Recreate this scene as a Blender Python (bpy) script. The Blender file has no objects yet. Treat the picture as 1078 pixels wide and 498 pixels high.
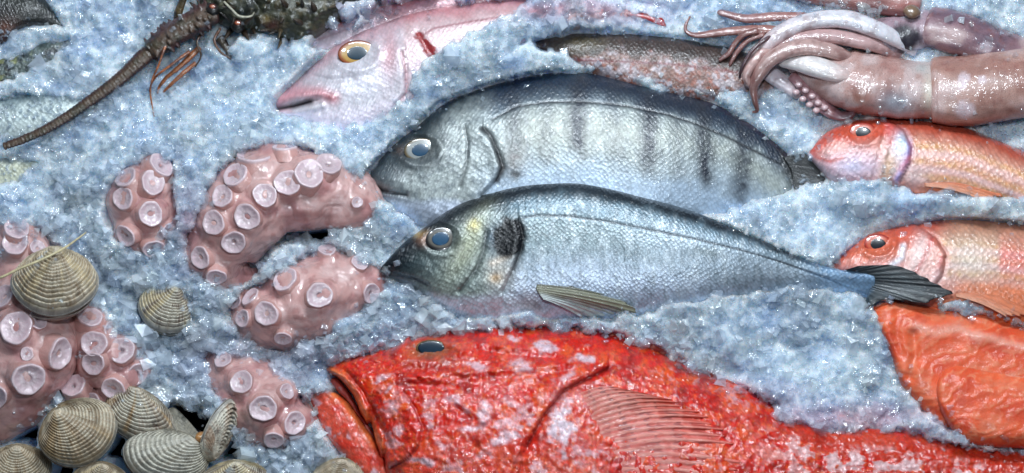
import bpy, math
import numpy as np
from mathutils import Vector

rng = np.random.default_rng(11)
C = bpy.context.scene.collection
W, H = 1078.0, 498.0
S = 0.00075                      # metres per photo pixel on the bed
DIST = 2.0
EL = math.radians(64)

# ------------------------------------------------------------------ camera mapping
CAM = np.array([0, -DIST * math.cos(EL), DIST * math.sin(EL)])
FW = np.array([0, math.cos(EL), -math.sin(EL)])
UP = np.array([0, math.sin(EL), math.cos(EL)])
RT = np.array([1.0, 0, 0])

def P(px, py):
    """point of the bed (z = 0) seen at a photo pixel"""
    px = np.asarray(px, float); py = np.asarray(py, float)
    d = FW + ((px - W / 2) * S / DIST)[..., None] * RT + ((H / 2 - py) * S / DIST)[..., None] * UP
    t = -CAM[2] / d[..., 2]
    return CAM + t[..., None] * d

def rise(px, py):
    v = CAM - P(np.array(float(px)), np.array(float(py)))
    return v / np.linalg.norm(v)

class Frame:
    """bed coordinates of one thing: (px, py) on the bed, h = height in pixel units along one fixed rise direction"""
    def __init__(s, cx, cy):
        s.c = (cx, cy); s.d = rise(cx, cy); s.loc = P(np.array(float(cx)), np.array(float(cy)))
    def __call__(s, px, py, h):
        return P(px, py) + (np.asarray(h, float) * S)[..., None] * s.d

# ------------------------------------------------------------------ maths helpers
def lin(r, g, b):
    c = np.array([r, g, b], float) / 255
    return np.where(c <= 0.04045, c / 12.92, ((c + 0.055) / 1.055) ** 2.4)

def sst(a, b, x):
    t = np.clip((x - a) / (b - a), 0, 1)
    return t * t * (3 - 2 * t)

def gs(d, w):
    return np.exp(-(d / w) ** 2)

def mix(col, c, m):
    m = np.clip(m, 0, 1)[..., None]
    return col * (1 - m) + np.asarray(c) * m

def _hash(*ii):
    h = np.full(np.shape(ii[0]), 0x9E3779B9, np.uint32)
    for k, i in enumerate(ii):
        v = np.asarray(i).astype(np.int64).astype(np.uint32)
        h = (h ^ (v * np.uint32(0x85EBCA6B + 2 * k * 7919 + 1))) * np.uint32(0xC2B2AE35)
        h ^= h >> np.uint32(15)
    h = h * np.uint32(0x27D4EB2F); h ^= h >> np.uint32(13)
    return h.astype(np.float64) / 4294967295.0

def vn(x, y, seed=0):
    xi = np.floor(x); yi = np.floor(y); fx = x - xi; fy = y - yi
    fx = fx * fx * (3 - 2 * fx); fy = fy * fy * (3 - 2 * fy)
    s = np.full(np.shape(xi), seed)
    a = _hash(xi, yi, s); b = _hash(xi + 1, yi, s); c = _hash(xi, yi + 1, s); d = _hash(xi + 1, yi + 1, s)
    return (a + (b - a) * fx + (c - a) * fy + (a - b - c + d) * fx * fy) * 2 - 1

def fbm(x, y, o=4, seed=0):
    r = 0; a = 0.5
    for k in range(o):
        r = r + a * vn(x, y, seed + k); x = x * 2.03 + 17.1; y = y * 2.03 - 9.7; a *= 0.5
    return r

def vn3(x, y, z, seed=0):
    zi = np.floor(z); f = z - zi; f = f * f * (3 - 2 * f)
    out = 0
    for dz, w in ((0, 1 - f), (1, f)):
        q = zi + dz
        xi = np.floor(x); yi = np.floor(y); fx = x - xi; fy = y - yi
        fx = fx * fx * (3 - 2 * fx); fy = fy * fy * (3 - 2 * fy)
        s = np.full(np.shape(xi), seed)
        a = _hash(xi, yi, q, s); b = _hash(xi + 1, yi, q, s); c = _hash(xi, yi + 1, q, s); d = _hash(xi + 1, yi + 1, q, s)
        out = out + w * (a + (b - a) * fx + (c - a) * fy + (a - b - c + d) * fx * fy)
    return out * 2 - 1

def worley(x, y, seed=0):
    """F1, F2, cell random"""
    xi = np.floor(x); yi = np.floor(y)
    f1 = np.full(np.shape(x), 9.0); f2 = f1.copy(); cid = np.zeros(np.shape(x))
    s = np.full(np.shape(xi), seed)
    for dx in (-1, 0, 1):
        for dy in (-1, 0, 1):
            cx = xi + dx; cy = yi + dy
            d = np.hypot(cx + _hash(cx, cy, s) - x, cy + _hash(cx, cy, s + 5) - y)
            n = d < f1
            f2 = np.where(n, f1, np.minimum(f2, d)); cid = np.where(n, _hash(cx, cy, s + 9), cid); f1 = np.where(n, d, f1)
    return f1, f2, cid

def facets(x, y, seed=0):
    """randomly tilted flats, one per cell"""
    xi = np.floor(x); yi = np.floor(y); f1 = np.full(np.shape(x), 9.0); out = np.zeros(np.shape(x))
    s = np.full(np.shape(xi), seed)
    for dx in (-1, 0, 1):
        for dy in (-1, 0, 1):
            cx = xi + dx; cy = yi + dy
            ox = x - cx - _hash(cx, cy, s); oy = y - cy - _hash(cx, cy, s + 5); d = np.hypot(ox, oy); n = d < f1
            out = np.where(n, (_hash(cx, cy, s + 11) - .5) * 2 * ox + (_hash(cx, cy, s + 12) - .5) * 2 * oy + (_hash(cx, cy, s + 13) - .5) * 0.9 - 0.35 * d, out); f1 = np.where(n, d, f1)
    return out

def cr(pts, n):
    """Catmull-Rom through pts, n samples equally spaced"""
    p = np.asarray(pts, float)
    q = np.vstack([2 * p[0] - p[1], p, 2 * p[-1] - p[-2]])
    out = []
    for i in range(len(p) - 1):
        a, b, c, d = q[i:i + 4]
        t = np.linspace(0, 1, 40, endpoint=False)[:, None]
        out.append(0.5 * (2 * b + (c - a) * t + (2 * a - 5 * b + 4 * c - d) * t ** 2 + (3 * b - a - 3 * c + d) * t ** 3))
    out.append(p[-1:]); o = np.vstack(out)
    L = np.r_[0, np.cumsum(np.linalg.norm(np.diff(o[:, :2], axis=0), axis=1) + 1e-9)]
    u = np.linspace(0, L[-1], n)
    return np.stack([np.interp(u, L, o[:, k]) for k in range(o.shape[1])], 1)

def pdist(px, py, poly, closed=False):
    p = np.asarray(poly, float)
    if closed: p = np.vstack([p, p[:1]])
    r = np.full(np.shape(px), 1e9)
    for (ax, ay), (bx, by) in zip(p[:-1, :2], p[1:, :2]):
        dx, dy = bx - ax, by - ay; l = dx * dx + dy * dy + 1e-9
        t = np.clip(((px - ax) * dx + (py - ay) * dy) / l, 0, 1)
        r = np.minimum(r, (px - ax - t * dx) ** 2 + (py - ay - t * dy) ** 2)
    return np.sqrt(r)

def inside(px, py, poly):
    p = np.asarray(poly, float); r = np.zeros(np.shape(px), bool)
    for (ax, ay), (bx, by) in zip(p[:, :2], np.roll(p[:, :2], -1, axis=0)):
        if ay == by: continue
        c = (ay > py) != (by > py)
        r ^= c & (px < (bx - ax) * (py - ay) / (by - ay) + ax)
    return r

def sdf(px, py, poly):
    d = pdist(px, py, poly, True)
    return np.where(inside(px, py, poly), -d, d)

def ell(px, py, cx, cy, rx, ry, deg=0):
    a = math.radians(deg); x = px - cx; y = py - cy
    return np.hypot((x * math.cos(a) + y * math.sin(a)) / rx, (-x * math.sin(a) + y * math.cos(a)) / ry)

# ------------------------------------------------------------------ object helpers
def add_mesh(name, V, F, mat, parent=None, loc=None, col=None, suv=None, extra=None, smooth=True):
    """V: world points (n,3); F: (m,k) int array of equal-sided faces, or list of such arrays"""
    me = bpy.data.meshes.new(name)
    loc = np.zeros(3) if loc is None else np.asarray(loc)
    V = np.asarray(V, float) - loc
    Fs = F if isinstance(F, list) else [F]
    idx = np.concatenate([f.ravel() for f in Fs]).astype(np.int32)
    cnt = np.concatenate([np.full(len(f), f.shape[1]) for f in Fs])
    st = np.r_[0, np.cumsum(cnt)[:-1]].astype(np.int32)
    me.vertices.add(len(V)); me.vertices.foreach_set('co', V.astype(np.float32).ravel())
    me.loops.add(len(idx)); me.loops.foreach_set('vertex_index', idx)
    me.polygons.add(len(cnt)); me.polygons.foreach_set('loop_start', st)
    me.update(calc_edges=True); me.validate()
    me.polygons.foreach_set('use_smooth', np.full(len(me.polygons), smooth))
    if col is not None:
        a = me.color_attributes.new('Col', 'FLOAT_COLOR', 'POINT')
        a.data.foreach_set('color', np.c_[np.clip(col, 0, 1), np.ones(len(col))].astype(np.float32).ravel())
    if suv is not None:
        a = me.attributes.new('suv', 'FLOAT_VECTOR', 'POINT')
        a.data.foreach_set('vector', np.asarray(suv, np.float32).ravel())
    for k, v in (extra or {}).items():
        a = me.attributes.new(k, 'FLOAT', 'POINT'); a.data.foreach_set('value', np.asarray(v, np.float32))
    me.materials.append(mat)
    o = bpy.data.objects.new(name, me); C.objects.link(o)
    if parent is not None: o.parent = parent
    else: o.location = loc
    return o

ROOTS = {}
def thing(name, label, cat, fr, group=None):
    o = bpy.data.objects.new(name, None); C.objects.link(o)
    o.empty_display_size = 0.01
    o.location = fr.loc; o['label'] = label; o['category'] = cat
    if group: o['group'] = group
    return o

def part(name, fr, root, px, py, h, F, mat, **k):
    """a part of root; its own parents' origins add up, so subtract them"""
    off = np.zeros(3); q = root
    while q is not None:
        off += np.array(q.location); q = q.parent
    return add_mesh(name, fr(px, py, h), F, mat, root, off, **k)

def grid_faces(n, m, wrap_m=False, wrap_n=False):
    i = np.arange(n if wrap_n else n - 1)[:, None]; j = np.arange(m if wrap_m else m - 1)[None, :]
    a = i * m + j; b = i * m + (j + 1) % m; i2 = (i + 1) % n
    c = i2 * m + (j + 1) % m; d = i2 * m + j
    return np.stack([a, d, c, b], -1).reshape(-1, 4)

# ------------------------------------------------------------------ materials
def new_mat(name):
    m = bpy.data.materials.new(name); m.use_nodes = True
    nt = m.node_tree; nt.nodes.clear()
    out = nt.nodes.new('ShaderNodeOutputMaterial')
    return m, nt, out

def N(nt, t, **kw):
    n = nt.nodes.new(t)
    for k, v in kw.items():
        if k.startswith('i_'): n.inputs[k[2:].replace('_', ' ')].default_value = v
        else: setattr(n, k, v)
    return n

def math_n(nt, op, a, b=None, c=None, clamp=False):
    n = nt.nodes.new('ShaderNodeMath'); n.operation = op; n.use_clamp = clamp
    for k, v in enumerate((a, b, c)):
        if v is None: continue
        if isinstance(v, (int, float)): n.inputs[k].default_value = v
        else: nt.links.new(v, n.inputs[k])
    return n.outputs[0]

def mapr(nt, v, a, b, c, d):
    n = nt.nodes.new('ShaderNodeMapRange'); n.inputs[1].default_value = a; n.inputs[2].default_value = b
    n.inputs[3].default_value = c; n.inputs[4].default_value = d; nt.links.new(v, n.inputs[0])
    return n.outputs[0]

def noise_n(nt, vec, scale, detail=2, rough=0.5):
    n = nt.nodes.new('ShaderNodeTexNoise'); n.inputs['Scale'].default_value = scale
    n.inputs['Detail'].default_value = detail; n.inputs['Roughness'].default_value = rough
    nt.links.new(vec, n.inputs['Vector'])
    return n.outputs['Fac']

def skin_mat(name, rough=0.35, coat=1.0, coat_rough=0.11, scale=None, scale_bump=0.5, scale_shade=0.25, var=0.3, var_sc=0.12,
             fine=0.25, fine_sc=0.6, wet=0.35, wet_sc=0.25, met=0.0, sss=0.15, sss_r=(1.0, 0.35, 0.25), sss_scale=0.004, spec=0.5, speck=None, speck_min=0.6, bead=None):
    m, nt, out = new_mat(name); L = nt.links.new
    b = N(nt, 'ShaderNodeBsdfPrincipled'); L(b.outputs[0], out.inputs[0])
    col = N(nt, 'ShaderNodeVertexColor', layer_name='Col').outputs['Color']
    suv = N(nt, 'ShaderNodeAttribute', attribute_name='suv').outputs['Vector']
    v = mapr(nt, noise_n(nt, suv, var_sc, 5, 0.65), 0.3, 0.7, 1 - var, 1 + var)
    height = math_n(nt, 'MULTIPLY', noise_n(nt, suv, fine_sc, 3, 0.6), fine)
    if scale:
        mp = N(nt, 'ShaderNodeMapping'); L(suv, mp.inputs[0]); mp.inputs['Rotation'].default_value = (0, 0, math.pi / 4); mp.inputs['Scale'].default_value = (1 / scale, 1 / scale, 1)
        vo = N(nt, 'ShaderNodeTexVoronoi', voronoi_dimensions='2D'); L(mp.outputs[0], vo.inputs['Vector'])
        vo.inputs['Scale'].default_value = 1; vo.inputs['Randomness'].default_value = 0.5
        d = vo.outputs['Distance']
        sc = mapr(nt, d, 0.1, 0.75, 1, 0)
        height = math_n(nt, 'ADD', height, math_n(nt, 'MULTIPLY', sc, scale_bump))
        cell = N(nt, 'ShaderNodeSeparateColor'); L(vo.outputs['Color'], cell.inputs[0])
        sh = math_n(nt, 'ADD', math_n(nt, 'MULTIPLY', sc, scale_shade), math_n(nt, 'MULTIPLY', cell.outputs[0], scale_shade))
        v = math_n(nt, 'MULTIPLY', v, math_n(nt, 'ADD', sh, 1 - scale_shade))
    if speck:
        vo2 = N(nt, 'ShaderNodeTexVoronoi', voronoi_dimensions='2D'); L(suv, vo2.inputs['Vector']); vo2.inputs['Scale'].default_value = speck
        dots = mapr(nt, vo2.outputs['Distance'], 0.10, 0.28, speck_min, 1)
        v = math_n(nt, 'MULTIPLY', v, dots)
    mx = N(nt, 'ShaderNodeVectorMath', operation='SCALE'); L(col, mx.inputs[0]); L(v, mx.inputs['Scale'])
    L(mx.outputs[0], b.inputs['Base Color'])
    b.inputs['Metallic'].default_value = met; b.inputs['Roughness'].default_value = rough
    b.inputs['Specular IOR Level'].default_value = spec
    b.inputs['Subsurface Weight'].default_value = sss; b.inputs['Subsurface Radius'].default_value = sss_r
    b.inputs['Subsurface Scale'].default_value = sss_scale
    bu = N(nt, 'ShaderNodeBump'); bu.inputs['Strength'].default_value = 1; bu.inputs['Distance'].default_value = 0.00075
    L(height, bu.inputs['Height']); L(bu.outputs[0], b.inputs['Normal'])
    b.inputs['Coat Weight'].default_value = coat; b.inputs['Coat Roughness'].default_value = coat_rough; b.inputs['Coat IOR'].default_value = 1.48
    wv = math_n(nt, 'ADD', math_n(nt, 'MULTIPLY', noise_n(nt, suv, wet_sc, 2, 0.5), wet * 2.0), math_n(nt, 'MULTIPLY', height, 0.5))
    if bead:
        vb = N(nt, 'ShaderNodeTexVoronoi', voronoi_dimensions='2D'); L(suv, vb.inputs['Vector']); vb.inputs['Scale'].default_value = 1 / bead[0]
        d2 = math_n(nt, 'POWER', math_n(nt, 'MULTIPLY', vb.outputs['Distance'], 1.9), 2.0)
        dd = math_n(nt, 'SUBTRACT', 1.0, d2, clamp=True)
        patch = mapr(nt, noise_n(nt, suv, 0.03, 2, 0.5), 0.36, 0.56, 0.1 * bead[1], bead[1])
        wv = math_n(nt, 'ADD', wv, math_n(nt, 'MULTIPLY', dd, patch))
    bw = N(nt, 'ShaderNodeBump'); bw.inputs['Strength'].default_value = 1; bw.inputs['Distance'].default_value = 0.00075
    L(wv, bw.inputs['Height']); L(bw.outputs[0], b.inputs['Coat Normal'])
    return m

M_SARGO = skin_mat('silver_barred_skin', bead=(7.0, 0.36), rough=0.38, scale=4.2, scale_bump=0.28, scale_shade=0.24, var=0.2, fine=0.4, fine_sc=0.5, met=0.18, wet=0.55, wet_sc=0.3, coat=0.5, sss=0.0)
M_GILT = skin_mat('silver_blue_skin', bead=(6.5, 0.5), rough=0.34, scale=3.6, scale_bump=0.28, scale_shade=0.3, var=0.2, fine=0.4, fine_sc=0.5, met=0.22, wet=0.5, wet_sc=0.3, coat=0.5, sss=0.0)
M_SNAP = skin_mat('pink_skin', rough=0.38, scale=4.0, scale_bump=0.22, scale_shade=0.12, var=0.16, met=0.1, wet=0.45, wet_sc=0.3, coat=0.7, sss=0.12)
M_BROWN = skin_mat('brown_mottled_skin', rough=0.42, scale=3.8, scale_bump=0.4, scale_shade=0.4, var=0.35, fine=0.5, coat=0.6, wet=0.5, wet_sc=0.3, sss=0.0)
M_MULLET = skin_mat('red_mullet_skin', bead=(7.0, 0.42), rough=0.36, scale=5.2, scale_bump=0.35, scale_shade=0.2, var=0.18, fine=0.35, met=0.06, wet=0.8, wet_sc=0.26, coat=1.0, sss=0.1)
M_SCORP = skin_mat('scorpionfish_skin', bead=(6.5, 0.5), rough=0.36, var=0.3, var_sc=0.22, fine=0.6, fine_sc=0.4, wet=0.55, wet_sc=0.22, coat=0.9, sss=0.04, spec=0.25)
M_FIN = skin_mat('fin_membrane', rough=0.5, var=0.25, fine=0.5, wet=0.4, coat=0.35, sss=0.05)
M_OCTO = skin_mat('octopus_skin', bead=(10.0, 0.55), rough=0.42, var=0.16, var_sc=0.08, fine=0.3, fine_sc=0.35, wet=0.7, wet_sc=0.14, coat=1.0, coat_rough=0.05, sss=0.3, sss_scale=0.005, sss_r=(1, .55, .5))
M_SUCK = skin_mat('sucker_skin', rough=0.38, var=0.1, var_sc=0.2, fine=0.3, fine_sc=0.5, wet=0.6, wet_sc=0.25, coat=1.0, coat_rough=0.05, sss=0.25, sss_scale=0.004, sss_r=(1, .6, .55))
M_SQUID = skin_mat('squid_skin', bead=(9.0, 0.9), rough=0.36, var=0.16, var_sc=0.06, fine=0.2, wet=0.7, wet_sc=0.16, coat=0.7, sss=0.3, sss_scale=0.006, sss_r=(1, .6, .5), speck=0.45, speck_min=0.72)
M_ARM = skin_mat('squid_arm_skin', bead=(7.0, 0.7), rough=0.33, var=0.2, var_sc=0.1, fine=0.3, wet=0.6, wet_sc=0.2, coat=1.0, sss=0.25, sss_r=(1, .6, .5))
M_SALMON = skin_mat('salmon_flesh', bead=(9.0, 0.3), rough=0.5, var=0.16, var_sc=0.08, fine=0.5, fine_sc=0.5, wet=0.12, wet_sc=0.3, coat=0.4, coat_rough=0.16, sss=0.35, sss_scale=0.006, sss_r=(1, 0.3, 0.16), spec=0.3)
M_SHELL = skin_mat('clam_shell', rough=0.55, var=0.35, var_sc=0.16, fine=0.7, fine_sc=0.5, wet=0.3, coat=0.3, coat_rough=0.15, sss=0.0)
M_LOB = skin_mat('lobster_shell', rough=0.45, var=0.5, var_sc=0.2, fine=1.2, fine_sc=0.3, wet=0.4, coat=0.45, coat_rough=0.14, sss=0.0)
M_EYE = skin_mat('fish_eye', rough=0.25, var=0.15, var_sc=0.3, fine=0.0, wet=0.0, coat=1.0, coat_rough=0.02, sss=0.0)
M_FLESH = skin_mat('raw_flesh', rough=0.35, var=0.3, var_sc=0.2, fine=0.8, fine_sc=0.3, wet=0.5, coat=1.0, sss=0.2)

# ------------------------------------------------------------------ shape builders
BODIES = []                      # (px, py, h) samples of the top side of every body, for the ice that lies over them
VIS = []                         # thin limbs that lie on top of everything: the ice keeps clear of them
PRESS = []                       # (polygon, depth): where the things press the ice down

def loft(D, V, ns, nt, T, p=2.3, base=(0, 0), back=0.6, nb=10, disp=None, smooth=0):
    """body between a dorsal and a ventral curve, thick to both sides; returns dict of ring arrays (ns, nt+nb)"""
    d = cr(D, ns); v = cr(V, ns); s = np.linspace(0, 1, ns)
    k = np.arange(nt) / (nt - 1); t = (1 - np.cos(np.pi * k)) / 2
    t = 0.5 * t + 0.5 * k
    tb = np.linspace(1, 0, nb + 2)[1:-1]
    ta = np.r_[t, tb]; side = np.r_[np.ones(nt), -back * np.ones(nb)]
    px = d[:, None, 0] + (v[:, None, 0] - d[:, None, 0]) * ta
    py = d[:, None, 1] + (v[:, None, 1] - d[:, None, 1]) * ta
    if smooth:
        ds = d.copy()
        for _ in range(smooth): ds[1:-1] = (ds[:-2] + 2 * ds[1:-1] + ds[2:]) / 4
        fall = np.exp(-ta / 0.035) - 1
        px = px + (d - ds)[:, None, 0] * fall; py = py + (d - ds)[:, None, 1] * fall
    prof = np.sqrt(np.clip(1 - np.abs(2 * ta - 1) ** p, 0, 1))
    Ts = np.array([T(x) for x in s]) if callable(T) else np.interp(s, *zip(*T))
    h = base[0] + (base[1] - base[0]) * ta + Ts[:, None] * prof * side
    sg = np.broadcast_to(s[:, None], px.shape); tg = np.broadcast_to(ta, px.shape)
    front = np.broadcast_to(side > 0, px.shape)
    if disp is not None:
        edge = np.clip(prof * 2.5, 0, 1) * np.ones_like(px)
        h = h + np.where(front, disp(px, py, sg, tg), 0) * edge
    dep = np.hypot(d[:, 0] - v[:, 0], d[:, 1] - v[:, 1])[:, None]
    L = np.r_[0, np.cumsum(np.linalg.norm(np.diff((d + v) / 2, axis=0), axis=1))][:, None]
    suv = np.stack([L + 0 * px, tg * dep + (~front) * 300, 0 * px], -1)
    BODIES.append((px[:, :nt].ravel(), py[:, :nt].ravel(), h[:, :nt].ravel()))
    return dict(px=px, py=py, h=h, s=sg, t=tg, front=front, suv=suv, n=ns, m=nt + nb, nt=nt)

def loft_part(name, fr, root, g, mat, paint, label=None):
    F = grid_faces(g['n'], g['m'], wrap_m=True)
    caps = [np.arange(g['m'])[None, :], ((g['n'] - 1) * g['m'] + np.arange(g['m']))[None, ::-1]]
    col = paint(g['px'].ravel(), g['py'].ravel(), g['s'].ravel(), g['t'].ravel())
    o = part(name, fr, root, g['px'].ravel(), g['py'].ravel(), g['h'].ravel(), [F] + caps, mat, col=col, suv=g['suv'].reshape(-1, 3))
    if label: o['label'] = label
    return o

def h_at(g, x, y):
    X = g['px'][:, :g['nt']].ravel(); Y = g['py'][:, :g['nt']].ravel(); Hh = g['h'][:, :g['nt']].ravel()
    x = np.atleast_1d(np.asarray(x, float)); y = np.atleast_1d(np.asarray(y, float)); r = np.empty(x.size)
    for i, (a, b) in enumerate(zip(x.ravel(), y.ravel())):
        q = (X - a) ** 2 + (Y - b) ** 2
        r[i] = Hh[np.argmin(q)]
    return r.reshape(x.shape)

def dome(name, fr, root, cx, cy, h0, rx, ry, bulge, deg, rings, mat, tilt=(0, 0), na=40, nr=18):
    """lens-shaped eye; rings = [(radius 0..1, colour)]"""
    rr = np.linspace(0.001, 1, nr); a = np.linspace(0, 2 * np.pi, na, endpoint=False)
    R, A = np.meshgrid(rr, a, indexing='ij')
    dg = math.radians(deg)
    x0 = rx * R * np.cos(A); y0 = ry * R * np.sin(A)
    x = x0 * math.cos(dg) - y0 * math.sin(dg); y = x0 * math.sin(dg) + y0 * math.cos(dg)
    h = h0 + bulge * (np.sqrt(np.clip(1 - 0.92 * R ** 2, 0, 1)) - 0.28) + tilt[0] * x + tilt[1] * y
    rad = [q[0] for q in rings]; cols = np.array([q[1] for q in rings])
    wob = R + 0.03 * np.sin(3 * A + 1)
    col = np.stack([np.interp(wob, rad, cols[:, k]) for k in range(3)], -1)
    # a short skirt under the rim so that it is closed on the socket
    sx, sy = x[-1], y[-1]; sh = h[-1] - bulge * 0.8
    px = np.r_[(cx + x).ravel(), cx + sx]; py = np.r_[(cy + y).ravel(), cy + sy]; hh = np.r_[h.ravel(), sh]
    col = np.r_[col.reshape(-1, 3), col[-1]]
    F = grid_faces(nr + 1, na, wrap_m=True)
    suv = np.stack([px, py, 0 * px], -1)
    return part(name, fr, root, px, py, hh, [F[:, ::-1], np.arange(na)[None, :]], mat, col=col, suv=suv)

def eye(fr, root, g, cx, cy, rx, ry, pr, deg, iris, pupil, rim, bulge=5, lift=0.5, hh=None):
    h0 = (float(h_at(g, cx, cy)[0]) if hh is None else hh) + lift
    e = dome('eye', fr, root, cx, cy, h0, rx, ry, bulge, deg, [(0, iris), (0.72, iris), (0.86, rim), (1, rim * 0.5)], M_EYE)
    dome('pupil', fr, e, cx, cy, h0 + bulge * 0.5, rx * pr, ry * pr, bulge * 0.4, deg, [(0, pupil), (0.8, pupil), (0.93, pupil * 0.4), (1, pupil * 0.25)], M_EYE, na=28, nr=10)
    return e

def fin(name, fr, root, A, B, ha, hb, na, nb, rays, mat, paint, rip=1.0, thick=1.2, arch=0.0, label=None, bow=0.0, rag=0.06):
    """fan of rays from root edge A to tip edge B (na along the edge, nb along the rays), a thin solid"""
    a = cr(A, na); b = cr(B, na); w = np.linspace(0, 1, nb)
    u = np.linspace(0, 1, na)[:, None] + 0 * w
    uu = np.linspace(0, 1, na); ln = 1 - rag * (0.5 + 0.5 * vn(uu * rays * 1.7, uu * 0, 77)) - rag * 0.7 * (0.5 - 0.5 * np.cos(2 * np.pi * rays * uu))
    wl = w[None, :] * ln[:, None]
    px = a[:, None, 0] + (b[:, None, 0] - a[:, None, 0]) * wl; py = a[:, None, 1] + (b[:, None, 1] - a[:, None, 1]) * wl - bow * np.sin(np.pi * wl)
    ha = np.interp(np.linspace(0, 1, na), np.linspace(0, 1, len(np.atleast_1d(ha))), np.atleast_1d(ha))[:, None]
    hb = np.interp(np.linspace(0, 1, na), np.linspace(0, 1, len(np.atleast_1d(hb))), np.atleast_1d(hb))[:, None]
    ww = w[None, :]
    h = ha + (hb - ha) * ww + arch * np.sin(np.pi * ww) + rip * (0.5 + 0.5 * np.cos(2 * np.pi * rays * u)) * (0.4 + 0.6 * np.minimum(1, 3 * ww))
    n = px.size
    tk = thick * np.ones_like(h)
    PX = np.r_[px.ravel(), px.ravel()]; PY = np.r_[py.ravel(), py.ravel()]; HH = np.r_[h.ravel(), (h - tk).ravel()]
    F = grid_faces(na, nb)
    rim = np.r_[np.arange(nb), (np.arange(1, na)) * nb + nb - 1, (na - 1) * nb + np.arange(nb - 2, -1, -1), np.arange(na - 2, 0, -1) * nb]
    r2 = np.roll(rim, -1)
    Fs = np.stack([rim, r2, r2 + n, rim + n], 1)
    wg = np.broadcast_to(ww, px.shape)
    col = paint(px.ravel(), py.ravel(), u.ravel(), wg.ravel())
    suv = np.stack([u * 60, wg * 60, 0 * u], -1).reshape(-1, 3)
    BODIES.append((px.ravel(), py.ravel(), h.ravel()))
    o = part(name, fr, root, PX, PY, HH, [F, F[:, ::-1] + n, Fs], mat, col=np.r_[col, col], suv=np.r_[suv, suv])
    if label: o['label'] = label
    return o

def tube(name, fr, root, pts, mat, paint, n=None, m=20, bump=None, flat=1.0, seed=0, label=None):
    """pts: (px, py, h, radius); paint(s, ang, x, y, z)"""
    pts = np.asarray(pts, float)
    L0 = np.linalg.norm(np.diff(pts[:, :2], axis=0), axis=1).sum()
    n = n or int(max(12, L0 / 2))
    q = cr(pts, n); c = q[:, :3] * np.array([1, -1, 1]); r = q[:, 3]
    t = np.gradient(c, axis=0); t /= np.linalg.norm(t, axis=1)[:, None] + 1e-9
    up = np.array([0, 0, 1.0])
    b = np.cross(t, up); b /= np.linalg.norm(b, axis=1)[:, None] + 1e-9
    u = np.cross(b, t)
    a = np.linspace(0, 2 * np.pi, m, endpoint=False)
    ring = b[:, None, :] * np.cos(a)[None, :, None] + flat * u[:, None, :] * np.sin(a)[None, :, None]
    s = np.linspace(0, 1, n)[:, None] + 0 * a
    an = a[None, :] + 0 * s
    rad = r[:, None] * np.ones(m)
    X = c[:, None, :] + ring * rad[..., None]
    if bump is not None:
        rad = rad + bump(s, an, X[..., 0], X[..., 1], X[..., 2])
        X = c[:, None, :] + ring * rad[..., None]
    ends = np.stack([c[0] - t[0] * r[0] * 0.4, c[-1] + t[-1] * r[-1] * 0.4])
    V = np.vstack([X.reshape(-1, 3), ends])
    F = grid_faces(n, m, wrap_m=True)
    j = np.arange(m); e0 = n * m; e1 = e0 + 1
    T0 = np.stack([np.full(m, e0), j, (j + 1) % m], 1); k = (n - 1) * m
    T1 = np.stack([np.full(m, e1), k + (j + 1) % m, k + j], 1)
    col = paint(s.ravel(), an.ravel(), X[..., 0].ravel(), -X[..., 1].ravel(), X[..., 2].ravel())
    col = np.vstack([col, col[:1], col[-1:]])
    Ls = np.r_[0, np.cumsum(np.linalg.norm(np.diff(c, axis=0), axis=1))][:, None]
    suv = np.stack([Ls + 0 * a, rad * np.abs(an - np.pi * 1.5 + (an < np.pi / 2) * 2 * np.pi), 0 * s], -1).reshape(-1, 3)
    suv = np.vstack([suv, suv[:1], suv[-1:]])
    o = part(name, fr, root, V[:, 0], -V[:, 1], V[:, 2], [F, T0, T1], mat, col=col, suv=suv)
    if mat in (M_ARM, M_SQUID, M_LOB): VIS.append((V[:, 0], -V[:, 1], V[:, 2]))
    if r.max() > 9: BODIES.append((V[:, 0], -V[:, 1], V[:, 2]))
    if label: o['label'] = label
    return o

def const(c):
    c = np.asarray(c)
    return lambda *a: np.broadcast_to(c, (np.size(a[0]), 3)).copy()

def outline(D, V, n=60):
    return np.vstack([cr(D, n), cr(V, n)[::-1]])

def prof_T(Tmax, a=0.25, b=0.7, tail=0.25):
    def f(s):
        if s < a: return Tmax * (0.06 + 0.94 * math.sqrt(max(0, 1 - (1 - s / a) ** 2)))
        if s > b: return Tmax * (tail + (1 - tail) * (0.5 + 0.5 * math.cos(math.pi * (s - b) / (1 - b))))
        return Tmax
    return f

# ================================================================== FISH
BLACK = lin(14, 16, 20)

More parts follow.
